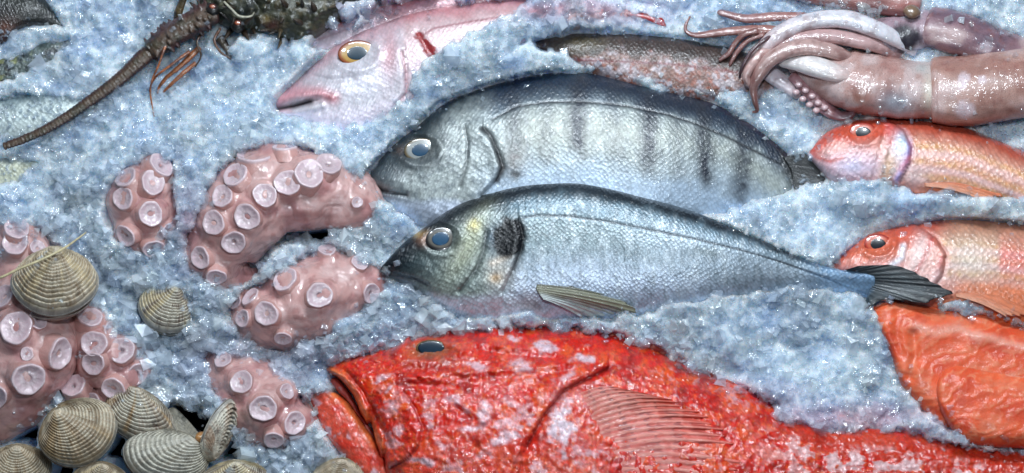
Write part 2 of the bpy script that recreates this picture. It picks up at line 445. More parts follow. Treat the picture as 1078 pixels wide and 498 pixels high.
# ---- silver bream with vertical bars -------------------------------------------------
def barred_bream():
    fr = Frame(600, 165)
    D = [(383, 188), (389, 180), (411, 154), (442, 129), (466, 109), (491, 97), (524, 86.5), (563, 77.5), (594, 75), (630, 77), (662, 84), (700, 94), (732, 102), (755, 110), (787, 127.5), (813, 147), (833, 164), (850, 172)]
    V = [(383, 190), (387, 197), (404, 214), (432, 236), (480, 250), (560, 258), (650, 254), (720, 240), (780, 226), (812, 212), (836, 198), (850, 190)]
    lat = [(520, 126), (545, 113), (575, 108.5), (610, 108), (640, 110), (662, 113), (700, 121), (732, 131), (765, 145), (795, 160), (822, 173)]
    gill = [(509, 136), (517, 142), (524, 158), (530, 176), (524, 190), (508, 205)]
    pre = [(491, 134), (494, 150), (493, 172), (486, 196)]
    mouth = [(383, 195), (398, 199), (416, 203), (430, 205)]
    root = thing('barred_seabream', 'large silver seabream with dark vertical bars and a pale ringed eye', 'fish', fr, 'whole fish on the ice')
    def disp(x, y, s, t):
        d = 0 * x
        g = pdist(x, y, gill); left = x < np.interp(y, [136, 160, 176, 190, 205], [510, 525, 530, 523, 508])
        d += 3.2 * gs(g, 14) * left - 3.0 * gs(g, 3)
        d -= 1.8 * gs(pdist(x, y, pre), 2.2)
        d -= 3.5 * gs(pdist(x, y, mouth), 3.0)
        d += 3 * gs(ell(x, y, 410, 190, 26, 9, 10), 1)
        e = ell(x, y, 444.5, 157.5, 21, 16); d += 2.5 * gs(e - 1.05, 0.22) - 4 * gs(e, 0.7)
        d += 1.5 * gs(ell(x, y, 541, 176, 14, 16), 1)
        d += 0.9 * fbm(x / 9, y / 9, 3, 3) * (x < 540) - 0.9 * gs(pdist(x, y, lat), 1.5)
        d += 1.6 * fbm(x / 40, y / 30, 2, 5)
        return d
    g = loft(D, V, 520, 150, prof_T(46, 0.3, 0.62, 0.16), 2.2, (0, 0), disp=disp)
    def paint(x, y, s, t):
        n = fbm(x / 14, y / 14, 4, 21); n2 = fbm(x / 5, y / 5, 3, 22)
        dy = y - np.interp(x, cr(D, 200)[:, 0], cr(D, 200)[:, 1])         # below the back
        col = np.tile(lin(152, 162, 164), (x.size, 1))
        col = mix(col, lin(172, 176, 164), 0.8 * gs(dy - 60 + 8 * n, 26) * sst(500, 560, x))
        col = mix(col, lin(206, 212, 212), 0.35 * sst(0.1, 0.4, fbm(x / 5, y / 12, 3, 24))); col = mix(col, lin(110, 120, 124), 0.4 * sst(0.1, 0.4, fbm(x / 4, y / 10, 3, 25)))
        col = mix(col, lin(172, 190, 208), sst(78, 120, dy + 12 * n) + 0.7 * sst(640, 800, x) * sst(40, 80, dy))
        lm = np.interp(x, [p[0] for p in lat], [p[1] for p in lat])
        up = 1 - sst(-10, 6, y - lm + 7 * n)
        col = mix(col, lin(88, 106, 120), 0.9 * up * sst(480, 530, x))
        col = mix(col, lin(20, 34, 54), (1 - sst(12, 36, dy + 9 * n)) * 0.97)
        for bx, w, a, sl in ((543, 12, 0.6, 0.02), (609, 12, 0.9, 0.0), (682, 11, 0.88, -0.02), (738, 10, 0.85, 0.04), (783, 11, 0.75, -0.05), (575, 12, 0.4, 0), (647, 12, 0.4, 0), (712, 10, 0.4, 0)):
            m = gs(x - bx - sl * (y - 120) - 3.5 * n - 3 * n2, w) * (1 - sst(72, 104, dy + 14 * n)) * (1.05 + 0.4 * n2)
            col = mix(col, lin(38, 44, 56), a * m)
        col = mix(col, lin(22, 26, 34), 0.9 * gs(pdist(x, y, lat) + 0.4 * n2, 1.25))
        head = 1 - sst(490, 528, x + 6 * n)
        hc = np.tile(lin(164, 172, 170), (x.size, 1))
        hc = mix(hc, lin(76, 88, 96), sst(-0.15, 0.5, n2) * 0.55)
        hc = mix(hc, lin(40, 48, 52), 1 - sst(14, 44, dy + 9 * n - 0.25 * (445 - x)))
        hc = mix(hc, lin(40, 46, 48), gs(ell(x, y, 445, 156, 28, 22), 0.95))
        hc = mix(hc, lin(92, 100, 104), gs(ell(x, y, 410, 184, 34, 22, -20), 0.9) * 0.8)
        hc = mix(hc, lin(190, 200, 216), sst(206, 216, y + 3 * n))
        hc = mix(hc, lin(92, 70, 58), 0.6 * gs(ell(x, y, 421, 158, 7, 6), 1))
        hc = mix(hc, BLACK, gs(ell(x, y, 417, 158.5, 2, 1.6), 1))
        hc = mix(hc, lin(24, 28, 34), 0.9 * gs(pdist(x, y, mouth), 2.4))
        hc = mix(hc, lin(126, 134, 146), 0.8 * gs(ell(x, y, 414, 208, 26, 4, 6), 1))
        col = mix(col, hc, head)
        col = mix(col, lin(60, 66, 66), 0.55 * gs(pdist(x, y, pre), 1.6))
        col = mix(col, lin(20, 22, 28), 0.95 * gs(pdist(x, y, gill[:5]), 3.2 + 1.2 * n2))
        col = mix(col, lin(96, 88, 84), 0.8 * gs(ell(x, y, 542, 172, 12, 18, 20), 1) * (0.7 + 0.6 * n2))
        col = mix(col, BLACK, 0.9 * gs(ell(x, y, 544, 183, 7, 4), 1))
        col = mix(col, lin(16, 20, 22), sst(812, 830, x + 6 * n + 0.4 * (170 - y)) )
        col = mix(col, lin(70, 40, 56), 0.5 * gs(dy - 3, 3.5) * sst(730, 770, x))
        return col
    loft_part('body', fr, root, g, M_SARGO, paint)
    eye(fr, root, g, 444.5, 158, 17, 12.5, 0.58, -8, lin(150, 154, 152), lin(30, 70, 98), lin(110, 96, 70), 2.0, 3.0)
    def tf(x, y, u, w):
        c = mix(np.tile(lin(14, 18, 20), (x.size, 1)), lin(26, 30, 32), 0.5 * (0.5 + 0.5 * np.cos(u * 90)) * w)
        return mix(c, lin(6, 8, 10), w)
    fin('tail_fin', fr, root, [(824, 166), (832, 180), (834, 194)], [(852, 155), (866, 172), (882, 198), (858, 206), (838, 214)], 9, 14, 24, 24, 9, M_FIN, tf, 1.0, 2)
    PRESS.append((outline(D, [(383, 190), (387, 197), (404, 211), (432, 232), (480, 246), (560, 252), (650, 248), (720, 233), (780, 219), (812, 205), (836, 196), (850, 190)]), 26))
    PRESS.append((np.array([(824, 166), (842, 160), (858, 172), (872, 190), (850, 192), (836, 194)]), 14, 2.5))
    return g
G_SARGO = barred_bream()

# ---- gilthead bream in front ---------------------------------------------------------
def gilthead():
    fr = Frame(680, 260)
    D = [(403, 284), (409, 276), (428.5, 255.5), (448, 241), (467, 226.5), (493, 212), (518.5, 203), (550.6, 195), (583, 192), (610, 192), (645, 198.5), (675, 207), (720, 220), (745, 229), (781, 244), (820, 261), (852, 276), (884, 284), (918, 288)]
    V = [(403, 285), (405, 290), (420, 298), (446, 313), (470, 330), (520, 342), (570, 342), (620, 338), (680, 334), (740, 326), (800, 315), (850, 311), (890, 312), (918, 314)]
    lat = [(550, 230), (570, 227.5), (600, 228.5), (639, 233.5), (690, 243.5), (736, 253), (781, 264), (821, 276), (876, 296), (915, 311)]
    gill = [(548, 234), (553, 250), (550, 266), (544, 282), (532, 306)]
    pre = [(516, 244), (513, 264), (505, 284), (487, 306)]
    mouth = [(402, 287), (416, 289.5), (438, 293), (452, 299)]
    root = thing('gilthead_seabream', 'silver blue seabream with a black blotch behind the gill and dark tail', 'fish', fr, 'whole fish on the ice')
    def disp(x, y, s, t):
        d = 0 * x
        g = pdist(x, y, gill); left = x < np.interp(y, [234, 250, 266, 282, 306], [549, 553, 550, 543, 532])
        d += 3.5 * gs(g, 14) * left - 2.5 * gs(g, 3)
        d -= 2.0 * gs(pdist(x, y, pre), 2.4); d -= 3.0 * gs(pdist(x, y, mouth), 2.6)
        e = ell(x, y, 468.7, 251.5, 20, 16); d += 2.2 * gs(e - 1.05, 0.22) - 4 * gs(e, 0.7)
        d += 0.9 * fbm(x / 9, y / 9, 3, 31) * (x < 556) - 0.8 * gs(pdist(x, y, lat), 1.4)
        d += 1.5 * fbm(x / 40, y / 30, 2, 35)
        return d
    g = loft(D, V, 540, 130, prof_T(38, 0.3, 0.6, 0.2), 2.2, (34, 8), disp=disp)
    def paint(x, y, s, t):
        n = fbm(x / 14, y / 14, 4, 41); n2 = fbm(x / 5, y / 5, 3, 42)
        cd = cr(D, 200); dy = y - np.interp(x, cd[:, 0], cd[:, 1])
        col = np.tile(lin(136, 152, 156), (x.size, 1))
        col = mix(col, lin(184, 198, 216), sst(55, 105, dy + 10 * n) + 0.5 * sst(600, 760, x))
        lm = np.interp(x, [p[0] for p in lat], [p[1] for p in lat])
        up = 1 - sst(-14, 10, y - lm + 8 * n)
        col = mix(col, lin(96, 120, 134), 0.85 * up); col = mix(col, lin(206, 216, 222), 0.35 * sst(0.1, 0.4, fbm(x / 5, y / 16, 3, 44))); col = mix(col, lin(96, 112, 120), 0.4 * sst(0.1, 0.4, fbm(x / 4, y / 14, 3, 45)))
        w = np.interp(x, [540, 640, 760, 900], [22, 18, 11, 6])
        col = mix(col, lin(14, 26, 36), 0.98 * (1 - sst(0.35, 1.15, (dy + 6 * n) / w)))
        col = mix(col, lin(20, 28, 40), 0.85 * gs(pdist(x, y, lat) + 0.4 * n2, 1.15) * sst(540, 560, x))
        col = mix(col, lin(112, 124, 124), 0.6 * gs(ell(x, y, 741, 265, 20, 6, 8), 1))
        col = mix(col, lin(160, 200, 240), 0.5 * sst(830, 880, x))
        head = 1 - sst(510, 548, x + 6 * n)
        hc = np.tile(lin(140, 152, 146), (x.size, 1))
        hc = mix(hc, lin(90, 104, 104), 0.6 * sst(-0.2, 0.4, n2))
        hc = mix(hc, lin(58, 74, 78), gs(ell(x, y, 432, 278, 30, 24, -30), 1))
        hc = mix(hc, lin(16, 26, 34), 1 - sst(8, 34, dy + 8 * n - 0.12 * np.clip(450 - x, 0, 60)))
        hc = mix(hc, lin(176, 176, 136), 0.55 * gs(ell(x, y, 497, 258, 12, 40, 30), 1))
        hc = mix(hc, lin(188, 168, 70), 0.85 * gs(ell(x, y, 503, 238, 6, 6), 1) * (0.8 + 0.5 * n2))
        hc = mix(hc, lin(196, 160, 66), 0.9 * gs(ell(x, y, 445, 246, 8, 4.5, 10), 1))
        hc = mix(hc, lin(170, 126, 104), 0.8 * gs(ell(x, y, 452, 252, 8, 7), 1))
        hc = mix(hc, lin(36, 40, 44), gs(ell(x, y, 470, 251, 24, 18), 0.8) * 0.8)
        hc = mix(hc, lin(26, 30, 36), 0.9 * gs(pdist(x, y, mouth), 1.8))
        hc = mix(hc, lin(118, 128, 138), 0.7 * gs(ell(x, y, 425, 295, 22, 4, 10), 1))
        col = mix(col, hc, head)
        col = mix(col, lin(206, 214, 226), sst(0, 10, y - np.interp(x, [420, 450, 486, 520, 540, 575, 600], [301, 303, 307, 304, 306, 322, 345]) + 3 * n2) * (x < 600))
        col = mix(col, lin(196, 190, 180), 0.9 * gs(ell(x, y, 530, 288, 16, 20, 15), 0.9))
        col = mix(col, lin(206, 160, 104), 0.7 * gs(ell(x, y, 525, 292, 6, 5), 1))
        col = mix(col, lin(216, 196, 176), 0.7 * gs(pdist(x, y, [(522, 277), (540, 268)]), 4))
        blot = ell(x, y, 540, 250, 16, 18, 30) + 0.35 * n + 0.25 * n2
        col = mix(col, lin(60, 74, 92), 0.8 * gs(ell(x, y, 524, 250, 12, 18), 1))
        col = mix(col, lin(6, 8, 14), 1 - sst(0.85, 1.35, blot))
        col = mix(col, lin(24, 24, 28), 0.8 * gs(pdist(x, y, gill), 2.4 + n2) * (y < 285))
        col = mix(col, lin(66, 70, 70), 0.6 * gs(pdist(x, y, pre), 1.6))
        col = mix(col, lin(150, 120, 112), 0.5 * gs(ell(x, y, 560, 318, 14, 12), 1))
        return col
    loft_part('body', fr, root, g, M_GILT, paint)
    eye(fr, root, g, 468.5, 251.5, 15.5, 12, 0.62, -10, lin(104, 100, 92), lin(36, 80, 112), lin(40, 36, 36), 1.8, 2.8)
    # dorsal fin folded at the rear of the back
    def df(x, y, u, w): return mix(np.tile(lin(34, 40, 44), (x.size, 1)), lin(110, 112, 96), 0.7 * sst(0.5, 1, u) * w)
    fin('dorsal_fin', fr, root, [(745, 230), (781, 246), (812, 262), (834, 271)], [(758, 233), (786, 241), (815, 256), (844, 268)], 33, 36, 30, 8, 9, M_FIN, df, 0.6, 1.5)
    def tf(x, y, u, w):
        n2 = fbm(x / 5, y / 5, 3, 43)
        c = mix(np.tile(lin(26, 36, 42), (x.size, 1)), lin(92, 104, 108), 0.35 * (0.5 + 0.5 * np.cos(u * 110)))
        c = mix(c, lin(88, 92, 94), 0.8 * gs(ell(x, y, 935, 304, 22, 8, 10), 1))
        c = mix(c, lin(10, 14, 18), sst(0.55, 1, w + 0.2 * n2)); return mix(c, lin(90, 112, 132), 0.8 * (1 - sst(0, 0.2, w)))
    fin('tail_fin', fr, root, [(886, 284), (898, 290), (912, 302), (910, 314)], [(900, 279.5), (938, 278.5), (960, 286), (981, 297), (1000, 308), (984, 313.5), (975, 319), (948, 316), (925, 316), (904, 332)], [34, 30, 26, 22], [42, 44, 40, 30], 60, 36, 14, M_FIN, tf, 1.2, 2, 3)
    def pf(x, y, u, w):
        c = mix(np.tile(lin(138, 136, 112), (x.size, 1)), lin(92, 92, 78), 0.7 * (0.5 + 0.5 * np.cos(u * 2 * np.pi * 9)))
        c = mix(c, lin(60, 62, 58), gs(u, 0.12)); return mix(c, lin(190, 196, 196), 0.85 * sst(0.4, 0.85, u + 0.1 * fbm(x / 6, y / 6, 2, 47)))
    hh = h_at(g, np.array([572., 640]), np.array([300., 318]))
    fin('pectoral_fin', fr, root, [(568, 297), (567, 304), (574, 314)], [(645, 308), (664, 318), (678, 328), (652, 331), (616, 336)], hh[0] + 0.5, [hh[1] + 2, hh[1] + 2, 27, 27], 60, 50, 9, M_FIN, pf, 0.5, 1.0, 3, bow=2, rag=0.1)
    PRESS.append((outline(D, [(403, 285), (405, 290), (420, 298), (446, 308), (465, 324), (490, 332), (520, 333), (550, 328), (575, 335), (620, 331), (680, 324), (740, 314), (800, 306), (850, 302), (890, 308), (918, 314)]), 20))
    PRESS.append((np.array([(570, 296), (655, 312), (676, 328), (640, 333), (590, 330)]), 12))
    PRESS.append((np.array([(886, 284), (938, 280), (1000, 308), (975, 319), (925, 316), (905, 322)]), 12))
    return g
G_GILT = gilthead()

# ---- pink bream with the yellow eye -------------------------------------------------
def pink_bream():
    fr = Frame(420, 60)
    D = [(289.6, 107), (298.6, 95), (309, 86), (330, 65), (348, 50), (360, 42), (381, 28.6), (405.5, 19.6), (427, 12), (457, 6), (493, 1.5), (530, -2), (590, -3), (650, 0), (700, 8)]
    V = [(289.6, 109), (290.5, 116), (296, 121), (314, 130), (340, 141), (369, 144), (402, 136), (436, 120), (480, 86), (530, 56), (590, 36), (650, 26), (700, 16)]
    lat = [(440, 40), (457, 30), (490, 24), (526, 18.7), (570, 16)]
    gill = [(423, 55), (427, 75), (428, 97), (415, 113)]
    mouth = [(289, 114), (304, 112.5), (318, 109), (334, 104.5)]
    root = thing('pink_seabream', 'pink seabream with a yellow eye and red wound, half buried in ice', 'fish', fr, 'whole fish on the ice')
    def disp(x, y, s, t):
        d = 0 * x
        g = pdist(x, y, gill); d += 3.0 * gs(g, 12) * (x < 427) - 2.5 * gs(g, 2.6)
        d -= 5.0 * gs(pdist(x, y, mouth), 3.4); d += 3 * gs(pdist(x, y, [(295, 103), (318, 99), (340, 98), (350, 102)]), 5)
        d += 3.0 * gs(pdist(x, y, [(292, 119), (308, 119), (322, 115), (340, 110)]), 4)
        d -= 2 * gs(pdist(x, y, [(330, 80), (350, 84), (372, 82)]), 3)
        e = ell(x, y, 376, 56, 23, 17); d += 2.2 * gs(e - 1.05, 0.22) - 4 * gs(e, 0.7)
        d += 1.0 * fbm(x / 10, y / 10, 3, 51) * (x < 426)
        d -= 3 * gs(pdist(x, y, [(440, 36), (452, 56)]), 4)
        return d
    g = loft(D, V, 330, 130, prof_T(42, 0.4, 0.7, 0.2), 2.2, (0, 0), disp=disp)
    def paint(x, y, s, t):
        n = fbm(x / 14, y / 14, 4, 61); n2 = fbm(x / 5, y / 5, 3, 62)
        cd = cr(D, 200); dy = y - np.interp(x, cd[:, 0], cd[:, 1])
        col = np.tile(lin(218, 188, 190), (x.size, 1))
        col = mix(col, lin(198, 134, 138), 1 - sst(2, 26, dy + 10 * n))
        col = mix(col, lin(222, 200, 206), sst(34, 70, dy + 8 * n))
        col = mix(col, lin(150, 84, 92), 0.7 * gs(pdist(x, y, lat), 1.4))
        head = 1 - sst(418, 430, x + 3 * n)
        hc = np.tile(lin(210, 204, 210), (x.size, 1))
        hc = mix(hc, lin(190, 140, 148), 0.9 * (1 - sst(4, 26, dy + 8 * n)))
        hc = mix(hc, lin(110, 62, 70), 0.8 * gs(pdist(x, y, [(298, 96), (312, 84), (334, 63)]), 5 + 2 * n))
        hc = mix(hc, lin(196, 188, 196), 0.8 * gs(ell(x, y, 342, 82, 26, 13, -20), 1))
        hc = mix(hc, lin(214, 150, 158), 0.75 * gs(ell(x, y, 410, 60, 10, 30, 5), 1))
        hc = mix(hc, lin(222, 218, 228), 0.8 * gs(ell(x, y, 385, 90, 30, 18, -10), 1))
        hc = mix(hc, lin(214, 148, 156), 0.9 * gs(pdist(x, y, [(294, 103), (312, 97), (338, 97), (352, 103)]), 7))
        hc = mix(hc, lin(150, 76, 84), 0.8 * gs(ell(x, y, 350, 101, 6, 4), 1))
        hc = mix(hc, lin(40, 24, 30), gs(pdist(x, y, [(294, 114.5), (310, 111.5), (328, 106.5)]), 3.0))
        hc = mix(hc, lin(206, 146, 154), 0.8 * gs(pdist(x, y, [(292, 119.5), (306, 118)]), 3))
        hc = mix(hc, lin(234, 222, 232), sst(0, 12, y - np.interp(x, [300, 340, 380, 430], [112, 108, 106, 92]) + 3 * n))
        col = mix(col, hc, head)
        col = mix(col, lin(180, 120, 126), 0.6 * gs(pdist(x, y, gill), 1.8))
        w = pdist(x, y, [(441, 38), (446, 44), (450, 50), (454, 56)]) + 4.5 * n2 - 1.5 * gs(y - 48, 8)
        col = mix(col, lin(150, 16, 20), 0.95 * (1 - sst(2.5, 5.5, w)))
        return col
    loft_part('body', fr, root, g, M_SNAP, paint)
    eye(fr, root, g, 376.3, 56, 20, 13.5, 0.58, -5, lin(190, 148, 74), lin(16, 50, 68), lin(160, 84, 48), 2.0, 3.0)
    PRESS.append((outline(D, [(289.6, 109), (290.5, 116), (296, 121), (316, 125), (340, 133), (369, 135), (400, 123), (428, 103), (432, 88), (448, 66), (463, 57), (499, 33), (526, 22), (545, 10), (560, 4), (600, 0), (700, 0)]), 22))
pink_bream()

# ---- pink fish behind it -------------------------------------------------------------
def pink_behind():
    fr = Frame(390, 20)
    D = [(328, 46), (331, 33), (345, 25), (362, 18), (385, 8), (410, 2), (440, -4), (480, -12), (530, -16), (580, -16)]
    V = [(328, 50), (334, 56), (350, 56), (372, 48), (395, 38), (430, 24), (470, 16), (520, 8), (560, 0), (580, -8)]
    root = thing('pale_pink_fish', 'whitish pink fish mostly hidden behind the head of the pink seabream', 'fish', fr, 'whole fish on the ice')
    g = loft(D, V, 160, 50, prof_T(24, 0.25, 0.7), 2.4, (-6, -6))
    def paint(x, y, s, t):
        n = fbm(x / 10, y / 10, 4, 71)
        c = np.tile(lin(226, 206, 214), (x.size, 1)); c = mix(c, lin(206, 140, 146), (1 - sst(0.1, 0.4, t + 0.2 * n)) + 0.7 * sst(370, 420, x))
        return mix(c, lin(180, 140, 150), 0.6 * gs(pdist(x, y, [(334, 42), (352, 36), (366, 30)]), 1.5))
    loft_part('body', fr, root, g, M_SNAP, paint)
    tf_a = [(574, -14), (580, -12), (576, -4)]
    fin('tail_fin', fr, root, tf_a, [(600, -26), (598, -12), (600, 2)], -6, -4, 10, 10, 5, M_FIN, const(lin(206, 140, 146)), 1, 2)
    PRESS.append((np.array([(328, 48), (331, 33), (345, 27), (378, 21), (372, 40), (350, 56), (334, 55)]), 16))
    PRESS.append((np.array([(378, 14), (410, 4), (440, -3), (500, -10), (470, 6), (425, 14), (390, 22)]), 12))
pink_behind()

# ---- brown mottled fish --------------------------------------------------------------
def brown_fish():
    fr = Frame(680, 60)
    D = [(548, 45), (556, 42.5), (571, 38), (592, 34.5), (631, 33), (670, 34.7), (710, 38.4), (744, 44), (770, 50), (800, 58), (832, 72), (846, 84)]
    V = [(548, 48), (556, 51), (575, 57), (595, 66), (625, 82), (662, 96), (700, 104), (740, 108), (775, 108), (810, 104), (834, 98), (846, 88)]
    lat = [(585, 62), (618, 63.5), (660, 65), (700, 67), (740, 71), (775, 76)]
    root = thing('brown_fish', 'slim dark brown mottled fish lying behind the barred seabream, head under squid arms', 'fish', fr, 'whole fish on the ice')
    g = loft(D, V, 300, 90, prof_T(26, 0.3, 0.75, 0.3), 2.2, (-4, -4), disp=lambda x, y, s, t: 0.8 * fbm(x / 9, y / 7, 3, 81))
    def paint(x, y, s, t):
        n = fbm(x / 8, y / 8, 4, 91); n2 = fbm(x / 4, y / 4, 3, 92); cd = cr(D, 100); dy = y - np.interp(x, cd[:, 0], cd[:, 1])
        c = np.tile(lin(134, 96, 84), (x.size, 1))
        c = mix(c, lin(176, 160, 164), sst(-0.05, 0.35, n + 0.012 * (dy - 30)))
        c = mix(c, lin(148, 78, 56), 0.8 * sst(0.05, 0.35, n2))
        c = mix(c, lin(50, 38, 34), 0.95 * (1 - sst(16, 34, dy + 14 * n)))
        c = mix(c, lin(104, 96, 60), 0.4 * gs(ell(x, y, 612, 44, 26, 12), 1))
        c = mix(c, lin(20, 16, 18), 0.9 * (1 - sst(1, 5, dy)))
        c = mix(c, lin(110, 30, 34), 0.8 * gs(pdist(x, y, lat), 1.6))
        return mix(c, lin(180, 180, 190), 0.7 * (1 - sst(552, 572, x + 6 * n)) * sst(4, 9, dy))
    loft_part('body', fr, root, g, M_BROWN, paint)
    fin('tail_fin', fr, root, [(551, 43), (552, 46.5), (552, 50)], [(528, 40), (522, 48), (530, 58)], -2, -1, 14, 14, 6, M_FIN, const(lin(120, 108, 110)), 0.8, 1.5)
    PRESS.append((outline(D, [(548, 48), (556, 49), (575, 53), (592, 58), (618, 70), (657, 81), (697, 88), (736, 95), (767, 95), (800, 92), (846, 88)]), 16))
brown_fish()

# ---- red mullets -----------------------------------------------------------------------
def mullet(fr, D, V, ev, gill, lab, seed, press_V, base, flat_tint):
    root = thing('red_mullet', lab, 'fish', fr, 'red mullets on the ice')
    ex, ey = ev
    def disp(x, y, s, t):
        d = 0.9 * fbm(x / 9, y / 9, 3, seed) * (x < gill[0][0])
        g = pdist(x, y, gill); d += 2.4 * gs(g, 10) * (x < np.interp(y, [q[1] for q in gill], [q[0] for q in gill])) - 2 * gs(g, 2.4)
        e = ell(x, y, ex, ey, 17, 13); d += 2.0 * gs(e - 1.0, 0.22) - 3 * gs(e, 0.7)
        for q in ((ex + 22, 0.06), (ex + 33, -0.05)):
            d -= 1.1 * gs(x - q[0] + 0.25 * (y - ey), 2.2) * (y > ey - 8)
        return d
    g = loft(D, V, 260, 110, prof_T(34, 0.3, 0.8, 0.4), 2.3, base, disp=disp)
    cd = cr(D, 200); cv = cr(V, 200)
    def paint(x, y, s, t):
        n = fbm(x / 12, y / 12, 4, seed + 1); n2 = fbm(x / 5, y / 5, 3, seed + 2)
        top = np.interp(x, cd[:, 0], cd[:, 1]); dy = y - top
        c = np.tile(lin(214, 146, 124), (x.size, 1))
        c = mix(c, lin(184, 78, 56), 1 - sst(6, 26, dy + 8 * n))
        for k, off in enumerate((26, 42, 57)):
            c = mix(c, lin(206, 146, 64), 0.75 * gs(dy - off - 3 * n - 2 * n2, 4.5) * (0.7 + 0.8 * n2))
        c = mix(c, lin(222, 176, 168), 0.7 * gs(dy - 34 - 3 * n, 4.5)); c = mix(c, lin(228, 190, 190), 0.6 * gs(dy - 50, 4))
        c = mix(c, lin(226, 118, 66), sst(62, 72, dy + 3 * n))
        if flat_tint:
            c = mix(c, lin(190, 150, 118), 0.6 * (1 - sst(22, 40, dy + 6 * n)) * sst(980, 1010, x))
            c = mix(c, lin(208, 196, 180), 0.7 * gs(ell(x, y, 1022, 275, 26, 20, 15), 1))
            c = mix(c, lin(222, 104, 92), 0.75 * sst(1048, 1056, x + 3 * n) * gs(dy - 38, 20))
        head = 1 - sst(-4, 8, x - np.interp(y, [q[1] for q in gill], [q[0] for q in gill]) + 3 * n)
        h = np.tile(lin(220, 150, 134), (x.size, 1))
        h = mix(h, lin(206, 72, 44), 0.95 * (1 - sst(0, 1, (y - (np.interp(x, [ex - 60, ex - 30, ex, ex + 50], [ey + 24, ey + 8, ey + 4, ey - 4])) + 9 * n) / 10)))
        h = mix(h, lin(212, 86, 56), gs(ell(x, y, ex, ey, 17, 14), 1.0) * 0.8)
        h = mix(h, lin(206, 196, 222), 0.9 * gs(ell(x, y, ex - 10, ey + 36, 38, 16, 0), 0.95) * (1 - 0.4 * n))
        h = mix(h, lin(200, 80, 64), 0.7 * gs(pdist(x, y, [(ex - 54, ey + 24), (ex - 34, ey + 30), (ex - 22, ey + 26)]), 2.4))
        if flat_tint:
            h = mix(h, lin(214, 98, 58), 0.85 * gs(ell(x, y, ex - 10, ey + 10, 44, 22, -15), 0.9))
            h = mix(h, lin(226, 226, 234), 0.9 * gs(pdist(x, y, [(ex + 26, ey + 2), (ex + 25, ey + 14), (ex + 14, ey + 22)]), 3.4))
            h = mix(h, lin(216, 190, 184), 0.8 * gs(ell(x, y, ex + 42, ey + 12, 12, 34, 15), 0.9))
            h = mix(h, lin(190, 66, 60), 0.7 * gs(pdist(x, y, [(ex + 36, ey + 34), (ex + 48, ey + 14), (ex + 56, ey - 6)]), 2.5))
            h = mix(h, lin(190, 66, 60), 0.8 * gs(pdist(x, y, [(ex + 60, ey + 36), (ex + 66, ey + 14)]), 2.2))
            h = mix(h, lin(226, 204, 202), 0.9 * gs(ell(x, y, ex + 66, ey + 42, 15, 16, 20), 0.9))
        else:
            h = mix(h, lin(186, 208, 232), 0.95 * gs(ell(x, y, ex + 40, ey + 12, 11, 20, 20), 0.95))
            h = mix(h, lin(150, 150, 232), 0.9 * gs(pdist(x, y, [(ex + 50, ey + 10), (ex + 48, ey + 28), (ex + 36, ey + 48)]), 4.5))
            h = mix(h, lin(206, 92, 92), 0.7 * gs(pdist(x, y, [(ex + 26, ey - 12), (ex + 28, ey + 10)]), 4))
            h = mix(h, lin(210, 70, 90), 0.7 * gs(pdist(x, y, [(ex + 40, ey + 38), (ex + 48, ey + 26)]), 3))
            h = mix(h, lin(214, 170, 126), 0.8 * gs(ell(x, y, ex + 26, ey + 36, 8, 18, 15), 1))
            h = mix(h, lin(190, 180, 190), 0.7 * gs(pdist(x, y, [(ex - 57, ey + 26), (ex - 44, ey + 40), (ex - 30, ey + 48)]), 5))
        c = mix(c, h, head)
        c = mix(c, lin(160, 62, 44), 0.55 * gs(pdist(x, y, gill), 2.2))
        c = mix(c, lin(214, 180, 180), (0.85 if not flat_tint else 0.5) * gs(ell(x, y, gill[-1][0] + 14, gill[-1][1] - 4, 15, 13), 1))
        return c
    loft_part('body', fr, root, g, M_MULLET, paint)
    eye(fr, root, g, ex, ey, 14.5, 11, 0.60, 5, lin(206, 96, 66), lin(14, 20, 30), lin(190, 60, 44), 2.4)
    def pf(x, y, u, w): return mix(mix(np.tile(lin(218, 118, 72), (x.size, 1)), lin(196, 92, 60), 0.25 * (0.5 + 0.5 * np.cos(u * 2 * np.pi * 7))), lin(224, 160, 130), 0.7 * sst(0.5, 1, u))
    gx, gy = gill[-1]
    dx = 18; hh = h_at(g, np.array([gx + 40., gx + 90]), np.array([gy + 0., gy + 10]))
    ends = [(gx + 86, gy + 6), (gx + 112, gy + 16), (gx + 84, gy + 20)] if not flat_tint else [(gx + 86, gy + 10), (gx + 108, gy + 26), (gx + 80, gy + 28)]
    fin('pectoral_fin', fr, root, [(gx + dx + 8, gy - 14), (gx + dx + 6, gy - 4), (gx + dx + 8, gy + 6)], ends, hh[0] - 2.0, hh[1] - 1.0, 30, 40, 7, M_FIN, pf, 0.25, 0.8, 1.5, bow=3, rag=0.1)
    tx, ty = (D[-1][0] + V[-1][0]) / 2, (D[-1][1] + V[-1][1]) / 2
    fin('tail_fin', fr, root, [(tx - 2, ty - 12), (tx, ty), (tx - 2, ty + 12)], [(tx + 46, ty - 26), (tx + 26, ty + 6), (tx + 42, ty + 40)], base[0] + 2, base[0] + 2, 20, 14, 8, M_FIN, pf, 1, 2)
    PRESS.append((outline(D, press_V), 18))

